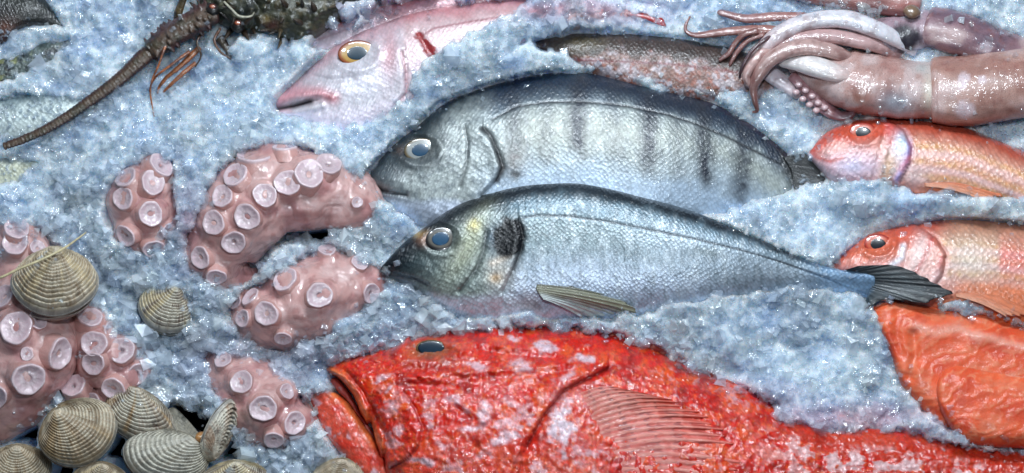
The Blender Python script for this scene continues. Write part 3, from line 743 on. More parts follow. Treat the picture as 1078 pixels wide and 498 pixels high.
mullet(Frame(980, 165), [(850, 160), (855.5, 152), (871, 139), (888.6, 130), (906, 125.5), (928, 124), (955, 126), (986, 129), (1017, 134), (1039, 143), (1078, 158.6), (1130, 182), (1180, 206), (1220, 226)],
       [(850, 162), (853, 168), (863, 180), (880, 196), (913, 200), (946, 202), (970, 209), (1003, 211), (1032, 216), (1060, 219), (1100, 230), (1150, 242), (1190, 250), (1220, 250)],
       (909.6, 140), [(935, 126), (952, 138), (960, 155), (958, 172), (948, 190)],
       'red mullet with a violet white cheek lying just below the pink squid', 101,
       [(850, 162), (853, 168), (862, 176), (876, 190), (893, 191), (913, 190), (946, 194), (964, 202), (1003, 203), (1032, 209), (1056, 207), (1080, 206), (1150, 235), (1220, 250)], (6, 6), False)
mullet(Frame(1000, 285), [(871.5, 280), (881.7, 270.6), (903, 253.7), (922.6, 243), (944, 238), (975.6, 232), (1009, 230), (1048, 232), (1078, 235.6), (1130, 246), (1190, 262), (1240, 278)],
       [(872, 282), (884, 288), (915, 308), (960, 326), (1000, 330), (1030, 335), (1060, 343), (1100, 352), (1150, 356), (1200, 346), (1240, 326)],
       (925.3, 257.5), [(962, 235), (986, 252), (996, 268), (992, 290), (980, 306)],
       'red mullet with an orange snout and brownish back, its chin behind a dark tail fin', 131,
       [(872, 282), (884, 288), (915, 300), (960, 310), (1000, 316), (1020, 318), (1043, 328), (1078, 338), (1150, 350), (1200, 346), (1240, 326)], (2, 2), True)

# ---- red scorpionfish --------------------------------------------------------------
def scorpionfish():
    fr = Frame(620, 440)
    D = [(344, 387), (347, 383), (354, 381), (374, 374), (386, 373), (399, 369), (401, 362), (406, 368), (418, 364), (424, 362), (431, 351), (434, 358), (441, 355), (455, 352), (468, 352), (473, 344), (479, 350), (490, 349), (498, 343), (504, 347), (516, 346), (521, 338), (527, 344), (536, 344), (541, 337), (547, 344), (560, 344.5), (574, 342), (584, 346), (607, 344), (618, 349), (630, 347), (640, 353), (651, 352), (664, 360), (682, 364), (715, 380), (749, 395), (780, 405), (813, 424), (848, 434), (880, 442), (925, 446), (960, 450), (1000, 456), (1040, 462), (1090, 468), (1140, 476), (1200, 488)]
    V = [(344.5, 389), (347, 393), (357, 398), (370, 412), (378, 426), (386, 441), (396, 460), (402, 480), (410, 510), (440, 548), (500, 580), (600, 600), (700, 600), (800, 586), (900, 566), (1000, 550), (1100, 544), (1200, 536)]
    root = thing('red_scorpionfish', 'large bright red and white mottled scorpionfish with an open mouth at the bottom', 'fish', fr, 'whole fish on the ice')
    max_ = [(348, 388), (360, 396), (374, 412), (386, 434), (397, 456), (404, 470)]
    flap = [(430, 415), (442, 432), (449, 450), (446, 466), (434, 482), (414, 492)]
    gill = [(640, 388), (620, 398), (596, 411), (575, 436), (556, 468), (546, 492), (540, 520)]
    brow = [(418, 372), (432, 360), (456, 357), (480, 364), (488, 372)]
    ridges = [[(500, 362), (540, 366), (580, 370)], [(470, 394), (520, 392), (560, 388), (600, 384)], [(480, 420), (508, 440), (512, 470)], [(420, 400), (450, 398), (480, 402)]]
    def disp(x, y, s, t):
        d = 1.7 * fbm(x / 15, y / 12, 3, 201) + 2.0 * fbm(x / 5, y / 5, 2, 203)
        f1, f2, ci = worley(x / 7, y / 7, 205); d += 2.4 * (0.6 - f1) * sst(0.3, 0.8, ci)
        d += 5 * gs(pdist(x, y, max_), 5) - 4 * gs(pdist(x, y, [(m[0] + 11, m[1] - 1) for m in max_]), 3)
        g = pdist(x, y, flap); ins = inside(x, y, np.array(flap + [(400, 470), (392, 430)]))
        d += 4.5 * gs(g, 14) * ins - 2.5 * gs(g, 3)
        g = pdist(x, y, gill); left = (x < np.interp(y, [388, 411, 436, 468, 520], [640, 594, 574, 556, 540]))
        d += 6 * gs(g, 18) * left - 4 * gs(g, 4)
        d += 5 * gs(pdist(x, y, brow), 5)
        e = ell(x, y, 456, 369, 30, 12, -2); d += 2 * gs(e - 1.1, 0.25) - 4 * gs(e, 0.7)
        for r in ridges: d += 3.0 * gs(pdist(x, y, r), 4) - 2 * gs(pdist(x, y, [(q[0] + 3, q[1] + 8) for q in r]), 4)
        for (sx, sy) in ((508, 352), (546, 352), (526, 366), (580, 368), (600, 382), (484, 392), (520, 392), (446, 396), (512, 444), (508, 462), (424, 394), (400, 380), (378, 382)):
            d += 4.5 * gs(np.hypot(x - sx, (y - sy) * 1.3), 3.5)
        d += 6 * gs(ell(x, y, 590, 455, 26, 44, 20), 1)
        return d
    def T(s):
        a = 0.30
        if s < a: return 70 * (0.10 + 0.9 * math.sqrt(max(0, 1 - (1 - s / a) ** 2)))
        if s > 0.45: return 70 * (0.42 + 0.58 * (0.5 + 0.5 * math.cos(math.pi * min(1, (s - 0.45) / 0.4))))
        return 70
    g = loft(D, V, 620, 200, T, 2.2, (0, 4), disp=disp, smooth=160)
    RED = lin(216, 28, 6); ORG = lin(226, 82, 20); PNK = lin(222, 84, 66); WHT = lin(226, 200, 210)
    def paint(x, y, s, t):
        n = fbm(x / 34, y / 22, 4, 211); n2 = fbm(x / 13, y / 10, 4, 212); n3 = fbm(x / 5, y / 4.5, 3, 213); n4 = fbm(x / 19, y / 14, 4, 219)
        c = np.tile(RED, (x.size, 1))
        c = mix(c, ORG, 0.8 * sst(0.0, 0.35, n2 + 0.3 * n))
        c = mix(c, lin(140, 24, 20), 0.6 * sst(0.12, 0.45, -n2 + 0.4 * n3))
        c = mix(c, PNK, 0.55 * sst(0.1, 0.4, n4)); c = mix(c, WHT, 0.35 * sst(0.2, 0.5, n3 + 0.6 * n2) * sst(-0.1, 0.3, n)); c = mix(c, lin(140, 22, 14), 0.55 * sst(0.15, 0.5, -n3 - 0.7 * n2))
        low = 0.8 * sst(430, 490, y + 26 * n - 0.1 * np.clip(x - 640, 0, 500))
        c = mix(c, PNK, 0.65 * low * (x < 640))
        wm = sst(0.16, 0.36, n4 + 0.30 * n3 + 0.10 * n)
        c = mix(c, WHT, 0.5 * wm * (x < 640) * sst(395, 445, y))
        for (cx, cy, rx, ry, dg, a) in ((573, 364, 18, 7, 5, .95), (612, 379, 14, 6, -10, .9), (543, 358, 9, 5, 0, .8), (590, 450, 16, 30, 12, 1.0), (482, 424, 16, 6, 5, .8), (512, 436, 8, 22, 5, .75), (497, 450, 16, 5, 5, .8), (530, 462, 24, 9, -25, .85), (446, 482, 20, 6, 5, .85), (416, 410, 9, 5, -30, .7), (408, 398, 14, 4, -25, .7), (420, 430, 10, 12, 0, .6), (505, 388, 14, 6, 5, .7), (548, 386, 16, 8, 10, .75), (424, 452, 8, 10, 0, .6), (470, 466, 8, 6, 0, .6), (600, 396, 16, 6, -30, .7)):
            m = ell(x + 7 * n2, y + 7 * n4, cx, cy, rx, ry, dg) + 0.6 * n3 + 0.5 * n2
            c = mix(c, PNK, 0.7 * a * (1 - sst(0.6, 1.5, m))); c = mix(c, WHT, a * (1 - sst(0.25, 1.0, m)))
        for (cx, cy, rx, ry) in ((455, 410, 20, 10), (476, 440, 16, 20), (520, 414, 22, 8), (500, 374, 20, 6), (446, 386, 26, 8), (395, 388, 22, 9), (640, 362, 30, 9)):
            m = ell(x, y, cx, cy, rx, ry) + 0.7 * n3
            c = mix(c, RED, 0.75 * (1 - sst(0.6, 1.2, m)))
        c = mix(c, lin(236, 120, 50), 0.5 * gs(fbm(x / 8, y / 6, 3, 215), 0.05) * sst(0.0, 0.3, n4 + 0.4)); c = mix(c, lin(150, 24, 14), 0.45 * gs(fbm(x / 11, y / 8, 3, 216), 0.045))
        tail = sst(770, 860, x)
        dd = y - np.interp(x, [p[0] for p in D], [p[1] for p in D])
        c = mix(c, lin(198, 52, 26), 0.7 * tail * (1 - sst(28, 40, dd + 8 * n2)))
        c = mix(c, lin(222, 176, 176), tail * sst(0.0, 0.2, n2 + 0.5 * n3) * sst(22, 36, dd + 10 * n))
        c = mix(c, lin(196, 60, 40), 0.6 * sst(0.1, 0.4, n3) * tail)
        c = mix(c, lin(226, 120, 66), 0.85 * gs(pdist(x, y, max_), 5.5))
        c = mix(c, lin(84, 36, 30), 0.7 * gs(ell(x, y, 716, 388, 22, 4, 28), 1) * (0.8 + n3))
        c = mix(c, lin(150, 30, 28), 0.75 * gs(pdist(x, y, gill[:5]), 3.0))
        c = mix(c, lin(150, 34, 30), 0.5 * gs(pdist(x, y, flap), 2.0))
        c = mix(c, lin(112, 88, 56), 0.8 * gs(ell(x, y, 456, 370, 24, 11), 0.95))
        c = mix(c, lin(120, 40, 30), 0.45 * gs(pdist(x, y, [(430, 386), (460, 388), (478, 384)]), 4))
        return c
    loft_part('body', fr, root, g, M_SCORP, paint)
    # lower jaw
    Dj = [(327.5, 416), (329, 413), (339, 410), (354, 413), (366, 422), (374, 432), (382, 443), (390, 454), (398, 466), (410, 486), (424, 510), (444, 540)]
    Vj = [(327.5, 417), (327, 422), (333, 436), (340, 452), (348, 465), (357, 476), (374, 494), (390, 512), (408, 530), (430, 552), (446, 560), (456, 566)]
    def dj(x, y, s, t): return 1.0 * fbm(x / 9, y / 9, 3, 221) + 2.5 * gs(pdist(x, y, Dj[2:9]), 4.5) - 0.8 * gs(pdist(x, y, [(q[0] - 6, q[1] + 9) for q in Dj[2:9]]), 3) + 1.2 * fbm(x / 5, y / 5, 2, 222)
    gj = loft(Dj, Vj, 180, 60, prof_T(22, 0.35, 0.9, 0.95), 3.4, (10, 2), disp=dj)
    def pj(x, y, s, t):
        n = fbm(x / 12, y / 9, 4, 231); n3 = fbm(x / 5, y / 5, 3, 232)
        c = np.tile(lin(220, 84, 62), (x.size, 1)); c = mix(c, lin(230, 128, 66), 0.85 * gs(pdist(x, y, Dj[3:9]), 6) )
        c = mix(c, WHT, 0.7 * sst(0.05, 0.3, n + 0.3 * n3) * sst(0.4, 0.55, t)); c = mix(c, RED, 0.6 * sst(0.1, 0.4, -n))
        return mix(c, lin(232, 190, 180), 0.8 * gs(ell(x, y, 330, 416, 5, 5), 1))
    loft_part('lower_jaw', fr, root, gj, M_SCORP, pj)
    gm = loft([(349, 399), (356, 398), (368, 412), (382, 436), (396, 458)], [(349, 402), (356, 412), (368, 424), (380, 442), (396, 464)], 40, 14, prof_T(6), 2, (12, 12))
    loft_part('mouth_lining', fr, root, gm, M_FLESH, const(lin(176, 74, 66)))
    eye(fr, root, g, 456.5, 367.5, 16, 8.6, 0.88, 0, lin(96, 84, 56), lin(10, 40, 58), lin(120, 96, 58), 2.4, 2.4)
    # pectoral fin, a broad fan
    A = [(604, 418), (608, 436), (612, 456), (616, 478), (618, 500)]; B = [(668, 415), (700, 419), (730, 430), (756, 448), (774, 468), (782, 490), (776, 516)]
    R = 17
    def pf(x, y, u, w):
        n = fbm(x / 9, y / 9, 3, 241); ray = 0.5 + 0.5 * np.cos(2 * np.pi * R * u)
        c = np.tile(lin(210, 92, 80), (x.size, 1)); c = mix(c, lin(224, 160, 142), 0.7 * ray ** 0.8 * (0.75 + 0.6 * n))
        spots = sst(0.1, 0.55, np.sin(w * 34 + 4 * u + 4 * n) + 1.0 * n) * (ray < 0.6) * sst(0.12, 0.3, w)
        c = mix(c, lin(124, 18, 18), 0.85 * spots * (0.6 + 0.4 * sst(0.9, 0.3, u)))
        c = mix(c, lin(200, 60, 40), 0.55 * sst(0, 0.3, n)); c = mix(c, lin(150, 84, 56), 0.3 * gs(u - 0.25, 0.2))
        c = mix(c, lin(214, 120, 110), 0.8 * (1 - sst(0.0, 0.16, w + 0.1 * n)))
        return mix(c, lin(206, 60, 40), 0.7 * sst(0.8, 1, w))
    ha = h_at(g, np.array([a[0] for a in A]), np.array([a[1] for a in A])) + 4
    hb = h_at(g, np.array([b[0] for b in B]), np.array([b[1] for b in B])) + 4
    fin('pectoral_fin', fr, root, A, B, ha - 8, hb - 3, 220, 80, R, M_FIN, pf, 0.35, 1.0, 5, bow=9, rag=0.12)
    # the spiny front of the dorsal fin lies flat along the back
    def dfp(x, y, u, w): return mix(np.tile(lin(196, 52, 36), (x.size, 1)), lin(220, 150, 130), 0.6 * (0.5 + 0.5 * np.cos(2 * np.pi * 14 * u)))
    hd = h_at(g, np.array([610., 660, 720, 780]), np.array([352., 364, 388, 412]))
    fin('dorsal_fin', fr, root, [(596, 348), (640, 355), (690, 372), (740, 396), (786, 414)], [(608, 345), (652, 351), (702, 368), (752, 394), (796, 412)], 8, 12, 90, 8, 14, M_FIN, dfp, 1.6, 1.5)
    t0 = [(1194, 486), (1200, 512), (1194, 538)]
    fin('tail_fin', fr, root, t0, [(1260, 470), (1280, 515), (1256, 560)], 4, 4, 24, 14, 9, M_FIN, dfp, 1, 2)
    vis = cr(D[:-9], 200)
    vis = np.vstack([vis, cr([(813, 438), (848, 446), (878, 455), (925, 452), (952, 455), (996, 464), (1025, 471), (1078, 474), (1140, 480), (1200, 490)], 60), [(1200, 540), (1000, 552), (800, 588), (600, 602), (440, 560), (395, 500)], cr(Vj[:8], 30)[::-1], [(327, 415), (340, 410), (352, 408), (344, 390)]])
    PRESS.append((vis, 30))
    return g
G_SCORP = scorpionfish()

# ---- buried small silver fish on the left, dark fish in the corner ------------------
def small_fish(name, lab, fr, D, V, T, h, paint, ns=140, nt=50, press=8, tail=None, mat=None, ev=None, vis=None):
    root = thing(name, lab, 'fish', fr)
    g = loft(D, V, ns, nt, prof_T(T, 0.3, 0.7, 0.25), 2.2, (h, h))
    loft_part('body', fr, root, g, mat or M_SARGO, paint)
    if tail: fin('tail_fin', fr, root, tail[0], tail[1], h, h, 14, 14, 6, M_FIN, const(lin(60, 66, 70)), 0.8, 1.5)
    if ev: eye(fr, root, g, ev[0], ev[1], ev[2], ev[2] * 0.85, 0.6, 0, lin(150, 150, 140), lin(10, 14, 20), lin(60, 60, 60), 2.5)
    if press: PRESS.append((np.vstack([cr(D, 40), cr(V, 40)[::-1]]) if vis is None else np.array(vis, float), press, 1.0 if vis is None else 3.5))
    return g
def p_silver(seed, a, b, dk):
    def f(x, y, s, t):
        n = fbm(x / 10, y / 10, 4, seed)
        c = np.tile(a, (x.size, 1)); c = mix(c, b, 1 - sst(0.1, 0.4, t + 0.2 * n)); return mix(c, dk, 1 - sst(0.02, 0.09, s))
    return f
small_fish('small_silver_fish', 'small silver scaled fish half sunk in ice under the long lobster feeler', Frame(40, 122),
           [(-50, 130), (-20, 110), (10, 101), (40, 97), (70, 98), (95, 106), (112, 114)], [(-50, 133), (-20, 146), (10, 149), (40, 146), (66, 138), (95, 126), (112, 119)], 15, -2,
           p_silver(301, lin(196, 208, 206), lin(132, 148, 152), lin(20, 22, 26)), press=8, tail=([(110, 113), (112, 116), (110, 120)], [(126, 110), (122, 118), (124, 124)]), ev=(-20, 122, 6), vis=[(-30, 108), (10, 102), (50, 99), (84, 105), (78, 122), (50, 136), (20, 144), (-30, 146)])
small_fish('small_pale_fish', 'faint yellowish silver fish almost covered by ice at the left edge', Frame(20, 185),
           [(-80, 190), (-40, 166), (0, 160), (40, 160), (80, 168), (110, 176)], [(-80, 196), (-40, 206), (0, 204), (40, 196), (80, 186), (110, 180)], 13, -3,
           p_silver(311, lin(196, 198, 176), lin(150, 164, 168), lin(20, 22, 26)), press=7, tail=([(108, 175), (110, 178), (108, 182)], [(126, 170), (122, 178), (126, 188)]), ev=(-40, 184, 6), vis=[(-40, 170), (0, 168), (38, 172), (26, 186), (-5, 196), (-40, 200)])
small_fish('dark_speckled_fish', 'dark greenish speckled fish showing through the ice below the dark corner fish', Frame(40, 62),
           [(-60, 84), (-20, 66), (10, 54), (45, 42), (70, 38), (96, 38)], [(-60, 90), (-20, 92), (10, 88), (45, 74), (70, 58), (96, 43)], 13, -4,
           lambda x, y, s, t: mix(mix(np.tile(lin(84, 96, 92), (x.size, 1)), lin(28, 34, 38), sst(-0.1, 0.3, fbm(x / 7, y / 6, 4, 321))), lin(134, 136, 84), 0.8 * sst(0.05, 0.3, fbm(x / 8, y / 8, 3, 322)) * (x < 34)),
           press=8, tail=([(94, 38), (96, 40), (94, 43)], [(112, 32), (108, 40), (114, 46)]), mat=M_BROWN, vis=[(-20, 78), (10, 62), (40, 48), (72, 40), (70, 52), (44, 66), (16, 82), (-20, 92)])
small_fish('dark_fish', 'nearly black fish with a brown side cut off by the top left corner', Frame(10, 10),
           [(-90, 0), (-50, -28), (0, -30), (34, -14), (54, 6), (66, 26)], [(-90, 6), (-50, 42), (0, 48), (20, 32), (46, 28), (66, 28.5)], 24, 0,
           lambda x, y, s, t: mix(mix(np.tile(lin(26, 30, 26), (x.size, 1)), lin(12, 14, 14), sst(-0.1, 0.2, fbm(x / 12, y / 9, 4, 331))), lin(92, 52, 38), 0.9 * gs(ell(x, y, 4, 34, 18, 14, -30), 0.9)),
           press=18, mat=M_BROWN, tail=([(63, 23), (65, 26), (63, 28)], [(76, 20), (73, 27), (74, 33)]))

# ================================================================== SQUID
def mantle_paint(seed, base, dark, pale_spots):
    def f(s, a, x, y, z):
        n = fbm(x / 40, y / 18, 4, seed); n2 = fbm(x / 9, y / 7, 4, seed + 1)
        c = np.tile(base, (np.size(x), 1)); c = mix(c, dark, 0.7 * sst(-0.05, 0.4, n + 0.3 * n2)); 
        c = mix(c, lin(206, 178, 174), 0.7 * sst(0.0, 0.4, -n + 0.3 * n2)); c = mix(c, lin(140, 84, 76), 0.5 * sst(0.15, 0.4, fbm(x / 4, y / 3.5, 3, seed + 3)) * sst(-0.2, 0.3, n))
        for (cx, cy, r) in pale_spots: c = mix(c, lin(226, 206, 212), 0.75 * (1 - sst(0.7, 1.15, ell(x, y, cx, cy, r, r * 0.85) + 0.3 * n2)))
        return c
    return f
def squid_front():
    fr = Frame(930, 85)
    root = thing('squid', 'large pinkish squid in front, its white arm stump over the speckled head', 'squid', fr, 'squid at the top right')
    m = tube('mantle', fr, root, [(981, 95, 18, 33), (990, 95, 18, 35.5), (1015, 95.5, 20, 37), (1049, 91, 20, 37), (1078, 87, 20, 36), (1120, 82, 20, 33), (1170, 76, 18, 26), (1220, 70, 14, 14), (1240, 68, 12, 4)], M_SQUID,
             mantle_paint(401, lin(186, 146, 134), lin(156, 108, 96), ((1014, 115, 11), (1014, 82, 7), (1011, 90, 5), (1032, 84, 5))), m=60, n=150,
             bump=lambda s, a, x, y, z: 0.8 * fbm(x / 16, z / 10 + y / 10, 3, 405) + (0.6 + 1.0 * np.sin(a * 3)) * gs(s, 0.014))
    def hp(s, a, x, y, z):
        n = fbm(x / 18, y / 12, 4, 411); n2 = fbm(x / 7, y / 6, 3, 412)
        c = np.tile(lin(186, 148, 140), (np.size(x), 1)); c = mix(c, lin(214, 194, 192), 0.6 * sst(0, 0.3, n)); c = mix(c, lin(156, 106, 98), 0.6 * sst(0.05, 0.35, -n))
        c = mix(c, lin(150, 156, 168), 0.85 * gs(ell(x, y, 942, 108, 20, 14, 5), 0.9)); c = mix(c, lin(206, 200, 184), 0.75 * gs(ell(x, y, 977, 96, 7, 22), 0.9))
        c = mix(c, lin(120, 70, 54), 0.8 * gs(ell(x, y, 905, 102, 12, 12), 0.8)); c = mix(c, lin(226, 214, 212), 0.5 * sst(860, 830, x))
        c = mix(c, lin(168, 180, 178), 0.6 * gs(ell(x, y, 970, 72, 10, 6), 1))
        return c
    tube('head', fr, root, [(990, 95, 14, 30), (975, 95, 16, 30), (955, 94, 18, 31), (930, 91, 20, 31), (905, 87, 20, 32), (882, 82, 18, 29), (860, 75, 16, 22), (842, 69, 14, 14), (828, 65, 12, 7)], M_SQUID, hp, m=50, n=130,
         bump=lambda s, a, x, y, z: 2.6 * fbm(x / 15, y / 11, 3, 415) + 5 * gs(ell(x, -y, 908, 103, 10, 9), 1))
    tube('arm', fr, root, [(896, 82, 44, 6), (880, 77, 44, 10), (858, 70, 42, 11), (840, 66, 36, 9), (825, 63, 30, 8), (820, 63, 28, 5)], M_ARM, lambda s, a, x, y, z: mix(np.tile(lin(226, 218, 216), (np.size(x), 1)), lin(206, 160, 150), 0.6 * sst(0.4, 0, s)), m=24, label='thick white arm stump')
    e = tube('eye', fr, root, [(899, 104, 44, 3), (903, 103, 43, 7), (909, 102, 43, 7), (914, 102, 44, 3)], M_ARM, lambda s, a, x, y, z: mix(np.tile(lin(150, 96, 82), (np.size(x), 1)), lin(220, 176, 160), gs(ell(x, y, 906, 100, 4, 4), 1)), m=22, n=24)
    armc = lambda base, tip, seed: (lambda s, a, x, y, z: mix(mix(np.tile(base, (np.size(x), 1)), tip, sst(0.45, 1.0, s)), lin(120, 70, 66), 0.55 * sst(0.05, 0.35, fbm(s * 20, a, 3, seed))))
    PK = lin(186, 152, 146); DK = lin(122, 78, 72); WH = lin(222, 210, 216)
    for k, (pts, c0, c1) in enumerate((
        ([(900, 66, 24, 6), (884, 57, 38, 7.5), (866, 52, 42, 8.5), (848, 50, 43, 9), (829, 54, 44, 8.5), (812, 64, 42, 8), (801, 78, 38, 7), (795, 92, 30, 5), (796, 106, 24, 3.4), (798, 116, 18, 2), (793, 118, 16, 1.2)], PK, DK),
        ([(836, 78, 20, 8), (850, 92, 20, 9), (862, 106, 18, 8.5), (874, 117, 18, 7), (886, 122, 18, 5), (896, 120, 22, 4.5), (899, 115, 24, 3)], lin(176, 130, 134), lin(116, 84, 92)),
        ([(806, 74, 16, 9), (818, 82, 16, 9), (832, 92, 14, 8), (842, 100, 12, 6)], WH, lin(210, 190, 190)),
        ([(828, 64, 26, 6), (812, 52, 36, 6), (798, 62, 40, 6), (788, 78, 36, 5), (790, 90, 30, 3)], lin(206, 168, 162), PK),
        ([(822, 36, 40, 2.2), (808, 42, 46, 2), (794, 54, 48, 2), (784, 70, 42, 1.8), (780, 82, 32, 1.4)], lin(90, 66, 72), lin(70, 50, 56)),
        )):
        tube('arm', fr, root, pts, M_ARM, armc(c0, c1, 420 + k), m=22, bump=lambda s, a, x, y, z, k=k: 0.5 * fbm(s * 30, a * 2, 2, 430 + k))
    # rows of little suckers on the lower arm
    for i, (x, y) in enumerate(((842, 89), (849, 95), (856, 101), (862, 108), (869, 113), (839, 97), (846, 104), (853, 110), (860, 116))):
        tube('sucker', fr, root, [(x - 2.6, y, 27, 0.8), (x - 1.8, y, 28.5, 2.6), (x, y, 29.5, 3.2), (x + 1.8, y, 28.5, 2.6), (x + 2.6, y, 27, 0.8)], M_ARM, const(lin(206, 176, 178)), n=9, m=12)
    PRESS.append((np.array([(822, 60), (845, 52), (880, 48), (916, 53), (960, 58), (1015, 57), (1078, 49), (1200, 50), (1220, 84), (1078, 121), (1040, 130), (987, 130), (940, 122), (890, 122), (870, 126), (850, 112), (826, 90), (800, 96), (780, 80), (790, 55)]), 14))
squid_front()

def squid_back():
    fr = Frame(960, 30)
    root = thing('squid', 'greyish purple squid behind, with an ink dark head and long white curved arm', 'squid', fr, 'squid at the top right')
    tube('mantle', fr, root, [(975, 26, 12, 18), (984, 29, 12, 22), (1010, 36, 12, 23), (1040, 46, 10, 21), (1078, 60, 6, 19), (1130, 78, 2, 15), (1180, 96, 0, 8), (1200, 104, 0, 3)], M_SQUID,
         mantle_paint(441, lin(146, 112, 120), lin(96, 76, 92), ((1037, 50, 8),)), m=44, n=120, bump=lambda s, a, x, y, z: 0.6 * fbm(x / 14, y / 10, 3, 445) + 1.5 * gs(s, 0.015))
    def hp(s, a, x, y, z):
        n = fbm(x / 14, y / 10, 4, 451)
        c = np.tile(lin(168, 142, 152), (np.size(x), 1)); c = mix(c, lin(206, 200, 210), 0.7 * sst(0, 0.3, n)); return mix(c, lin(30, 28, 40), 0.95 * (1 - sst(0.6, 1.3, ell(x, y, 953, 42, 20, 15) + 0.5 * n)))
    tube('head', fr, root, [(990, 30, 8, 20), (972, 30, 8, 20), (950, 36, 10, 20), (930, 38, 12, 19), (912, 38, 12, 16), (896, 38, 12, 10)], M_SQUID, hp, m=36, n=70, bump=lambda s, a, x, y, z: 1.6 * fbm(x / 10, y / 8, 3, 455))
    tube('eye', fr, root, [(952, 12, 26, 3), (957, 12, 28, 7), (963, 13, 28, 7), (968, 14, 26, 3)], M_ARM, const(lin(132, 106, 84)), n=20, m=18)
    WH = lin(226, 222, 228); PK = lin(176, 134, 132)
    for k, (pts, c0, c1) in enumerate((
        ([(962, 54, 6, 6), (946, 43, 22, 8), (932, 35, 30, 9), (918, 29, 34, 9.5), (896, 21.5, 36, 10), (876, 20, 38, 9.5), (848, 24, 40, 9), (824, 35, 40, 9), (806, 50, 36, 8), (795, 68, 30, 7), (789, 84, 24, 4.5), (788, 92, 20, 2)], WH, lin(206, 176, 174)),
        ([(950, 60, 4, 6), (934, 52, 18, 7.5), (918, 46, 28, 8), (900, 42, 33, 8), (878, 38, 36, 8), (860, 38, 38, 8), (842, 40, 38, 7.5), (826, 46, 36, 7), (812, 56, 34, 6)], lin(196, 160, 158), PK),
        ([(892, 34, 14, 5), (872, 24, 24, 5), (852, 19, 26, 5), (843, 18, 26, 5), (819, 17.5, 25, 5), (800, 19, 24, 5), (785, 19.5, 23, 4.6), (770, 16, 22, 3.8), (760, 13.5, 20, 3.4), (757, 13, 20, 2)], lin(168, 118, 112), lin(150, 112, 112)),
        ([(830, 34, 22, 5), (806, 31, 22, 5), (788, 31.5, 22, 4.8), (770, 33, 22, 4.6), (754, 35, 20, 4.2), (740, 37, 19, 3.4), (730, 36.5, 18, 2.6), (723.5, 32, 18, 1.9), (724, 25, 18, 1.6), (728, 17.5, 18, 0.8)], lin(160, 112, 104), lin(136, 90, 86)),
        ([(800, 32, 34, 3.2), (786, 36, 32, 3.2), (776, 45, 26, 3), (769, 56, 24, 2.8), (762, 61, 22, 2.4), (759, 64, 22, 1.6)], lin(136, 92, 86), lin(116, 76, 72)),
        ([(806, 36, 32, 3), (790, 42, 28, 3), (778, 54, 24, 2.6), (771, 66, 22, 2), (769, 70, 20, 1.2)], lin(146, 100, 94), lin(116, 76, 72)),
        )):
        tube('arm', fr, root, pts, M_ARM, (lambda s, a, x, y, z, c0=c0, c1=c1, k=k: mix(mix(np.tile(c0, (np.size(x), 1)), c1, sst(0.4, 1.0, s)), lin(130, 84, 80), 0.5 * sst(0.1, 0.4, fbm(s * 22, a, 3, 460 + k)))), m=22,
             bump=lambda s, a, x, y, z, k=k: 0.45 * fbm(s * 30, a * 2, 2, 470 + k))
    PRESS.append((np.array([(880, 24), (930, 22), (973, 12), (1035, 29), (1078, 45), (1150, 78), (1150, 100), (1078, 70), (985, 60), (900, 50), (840, 40), (800, 40), (830, 26)]), 14))
    PRESS.append((np.array([(757, 11), (785, 16), (840, 14), (843, 21), (785, 24), (760, 17)]), 6))
    PRESS.append((np.array([(722, 30), (754, 32), (790, 30), (780, 50), (760, 66), (754, 39), (730, 38)]), 6))
squid_back()

def squid_top():
    fr = Frame(880, -6)
    root = thing('squid', 'smooth pink brown squid body cut off by the top edge', 'squid', fr, 'squid at the top right')
    tube('mantle', fr, root, [(966, 4, 8, 12), (955, 2, 10, 17), (930, -4, 10, 20), (900, -10, 10, 21), (860, -14, 10, 19), (825, -18, 8, 14), (800, -22, 6, 7), (790, -24, 4, 3)], M_SQUID, mantle_paint(481, lin(176, 118, 112), lin(132, 84, 84), ()), m=40, n=90)
    tube('tail_fin', fr, root, [(880, -34, 8, 2), (860, -36, 8, 6), (836, -34, 8, 8), (812, -28, 6, 5), (796, -24, 4, 2)], M_SQUID, const(lin(150, 100, 98)), m=20, flat=0.35)
    PRESS.append((np.array([(820, -2), (832, 6), (866, 8), (905, 11), (950, 16), (970, 10), (960, -20), (820, -30)]), 12))
squid_top()

# ================================================================== SALMON
def salmon(name_lab, fr, D, V, T, base, seed, press, extra):
    root = thing('salmon_fillet', name_lab, 'fish fillet', fr, 'salmon fillets')
    def disp(x, y, s, t):
        d = 2.4 * fbm(x / 40, y / 22, 3, seed) + 0.5 * fbm(x / 8, y / 6, 3, seed + 1) + 0.25 * np.sin((0.55 * x + 1.0 * y + 26 * fbm(x / 26, y / 16, 4, seed + 3)) / 2.6)
        for pl, a, w in extra: d += a * gs(pdist(x, y, pl), w)
        return d
    g = loft(D, V, 260, 110, T, 3.6, base, disp=disp)
    def paint(x, y, s, t):
        n = fbm(x / 26, y / 16, 4, seed + 3); n2 = fbm(x / 8, y / 6, 3, seed + 4)
        c = np.tile(lin(232, 98, 56), (x.size, 1)); c = mix(c, lin(214, 66, 36), 0.6 * sst(0, 0.4, n)); c = mix(c, lin(236, 134, 98), 0.5 * sst(0.02, 0.35, -n + 0.3 * n2))
        L = np.sin((0.55 * x + 1.0 * y + 26 * n) / 2.6); c = mix(c, lin(240, 150, 112), 0.5 * sst(0.4, 1, L) * sst(-0.2, 0.3, n2 + 0.2))
        for pl, a, w in extra:
            if a > 0: c = mix(c, lin(236, 168, 146), 0.7 * gs(pdist(x, y, pl) + 2.5 * n2, w * 0.6))
        return c
    o = loft_part('flesh', fr, root, g, M_SALMON, paint)
    PRESS.append((press, 20))
    return root, g
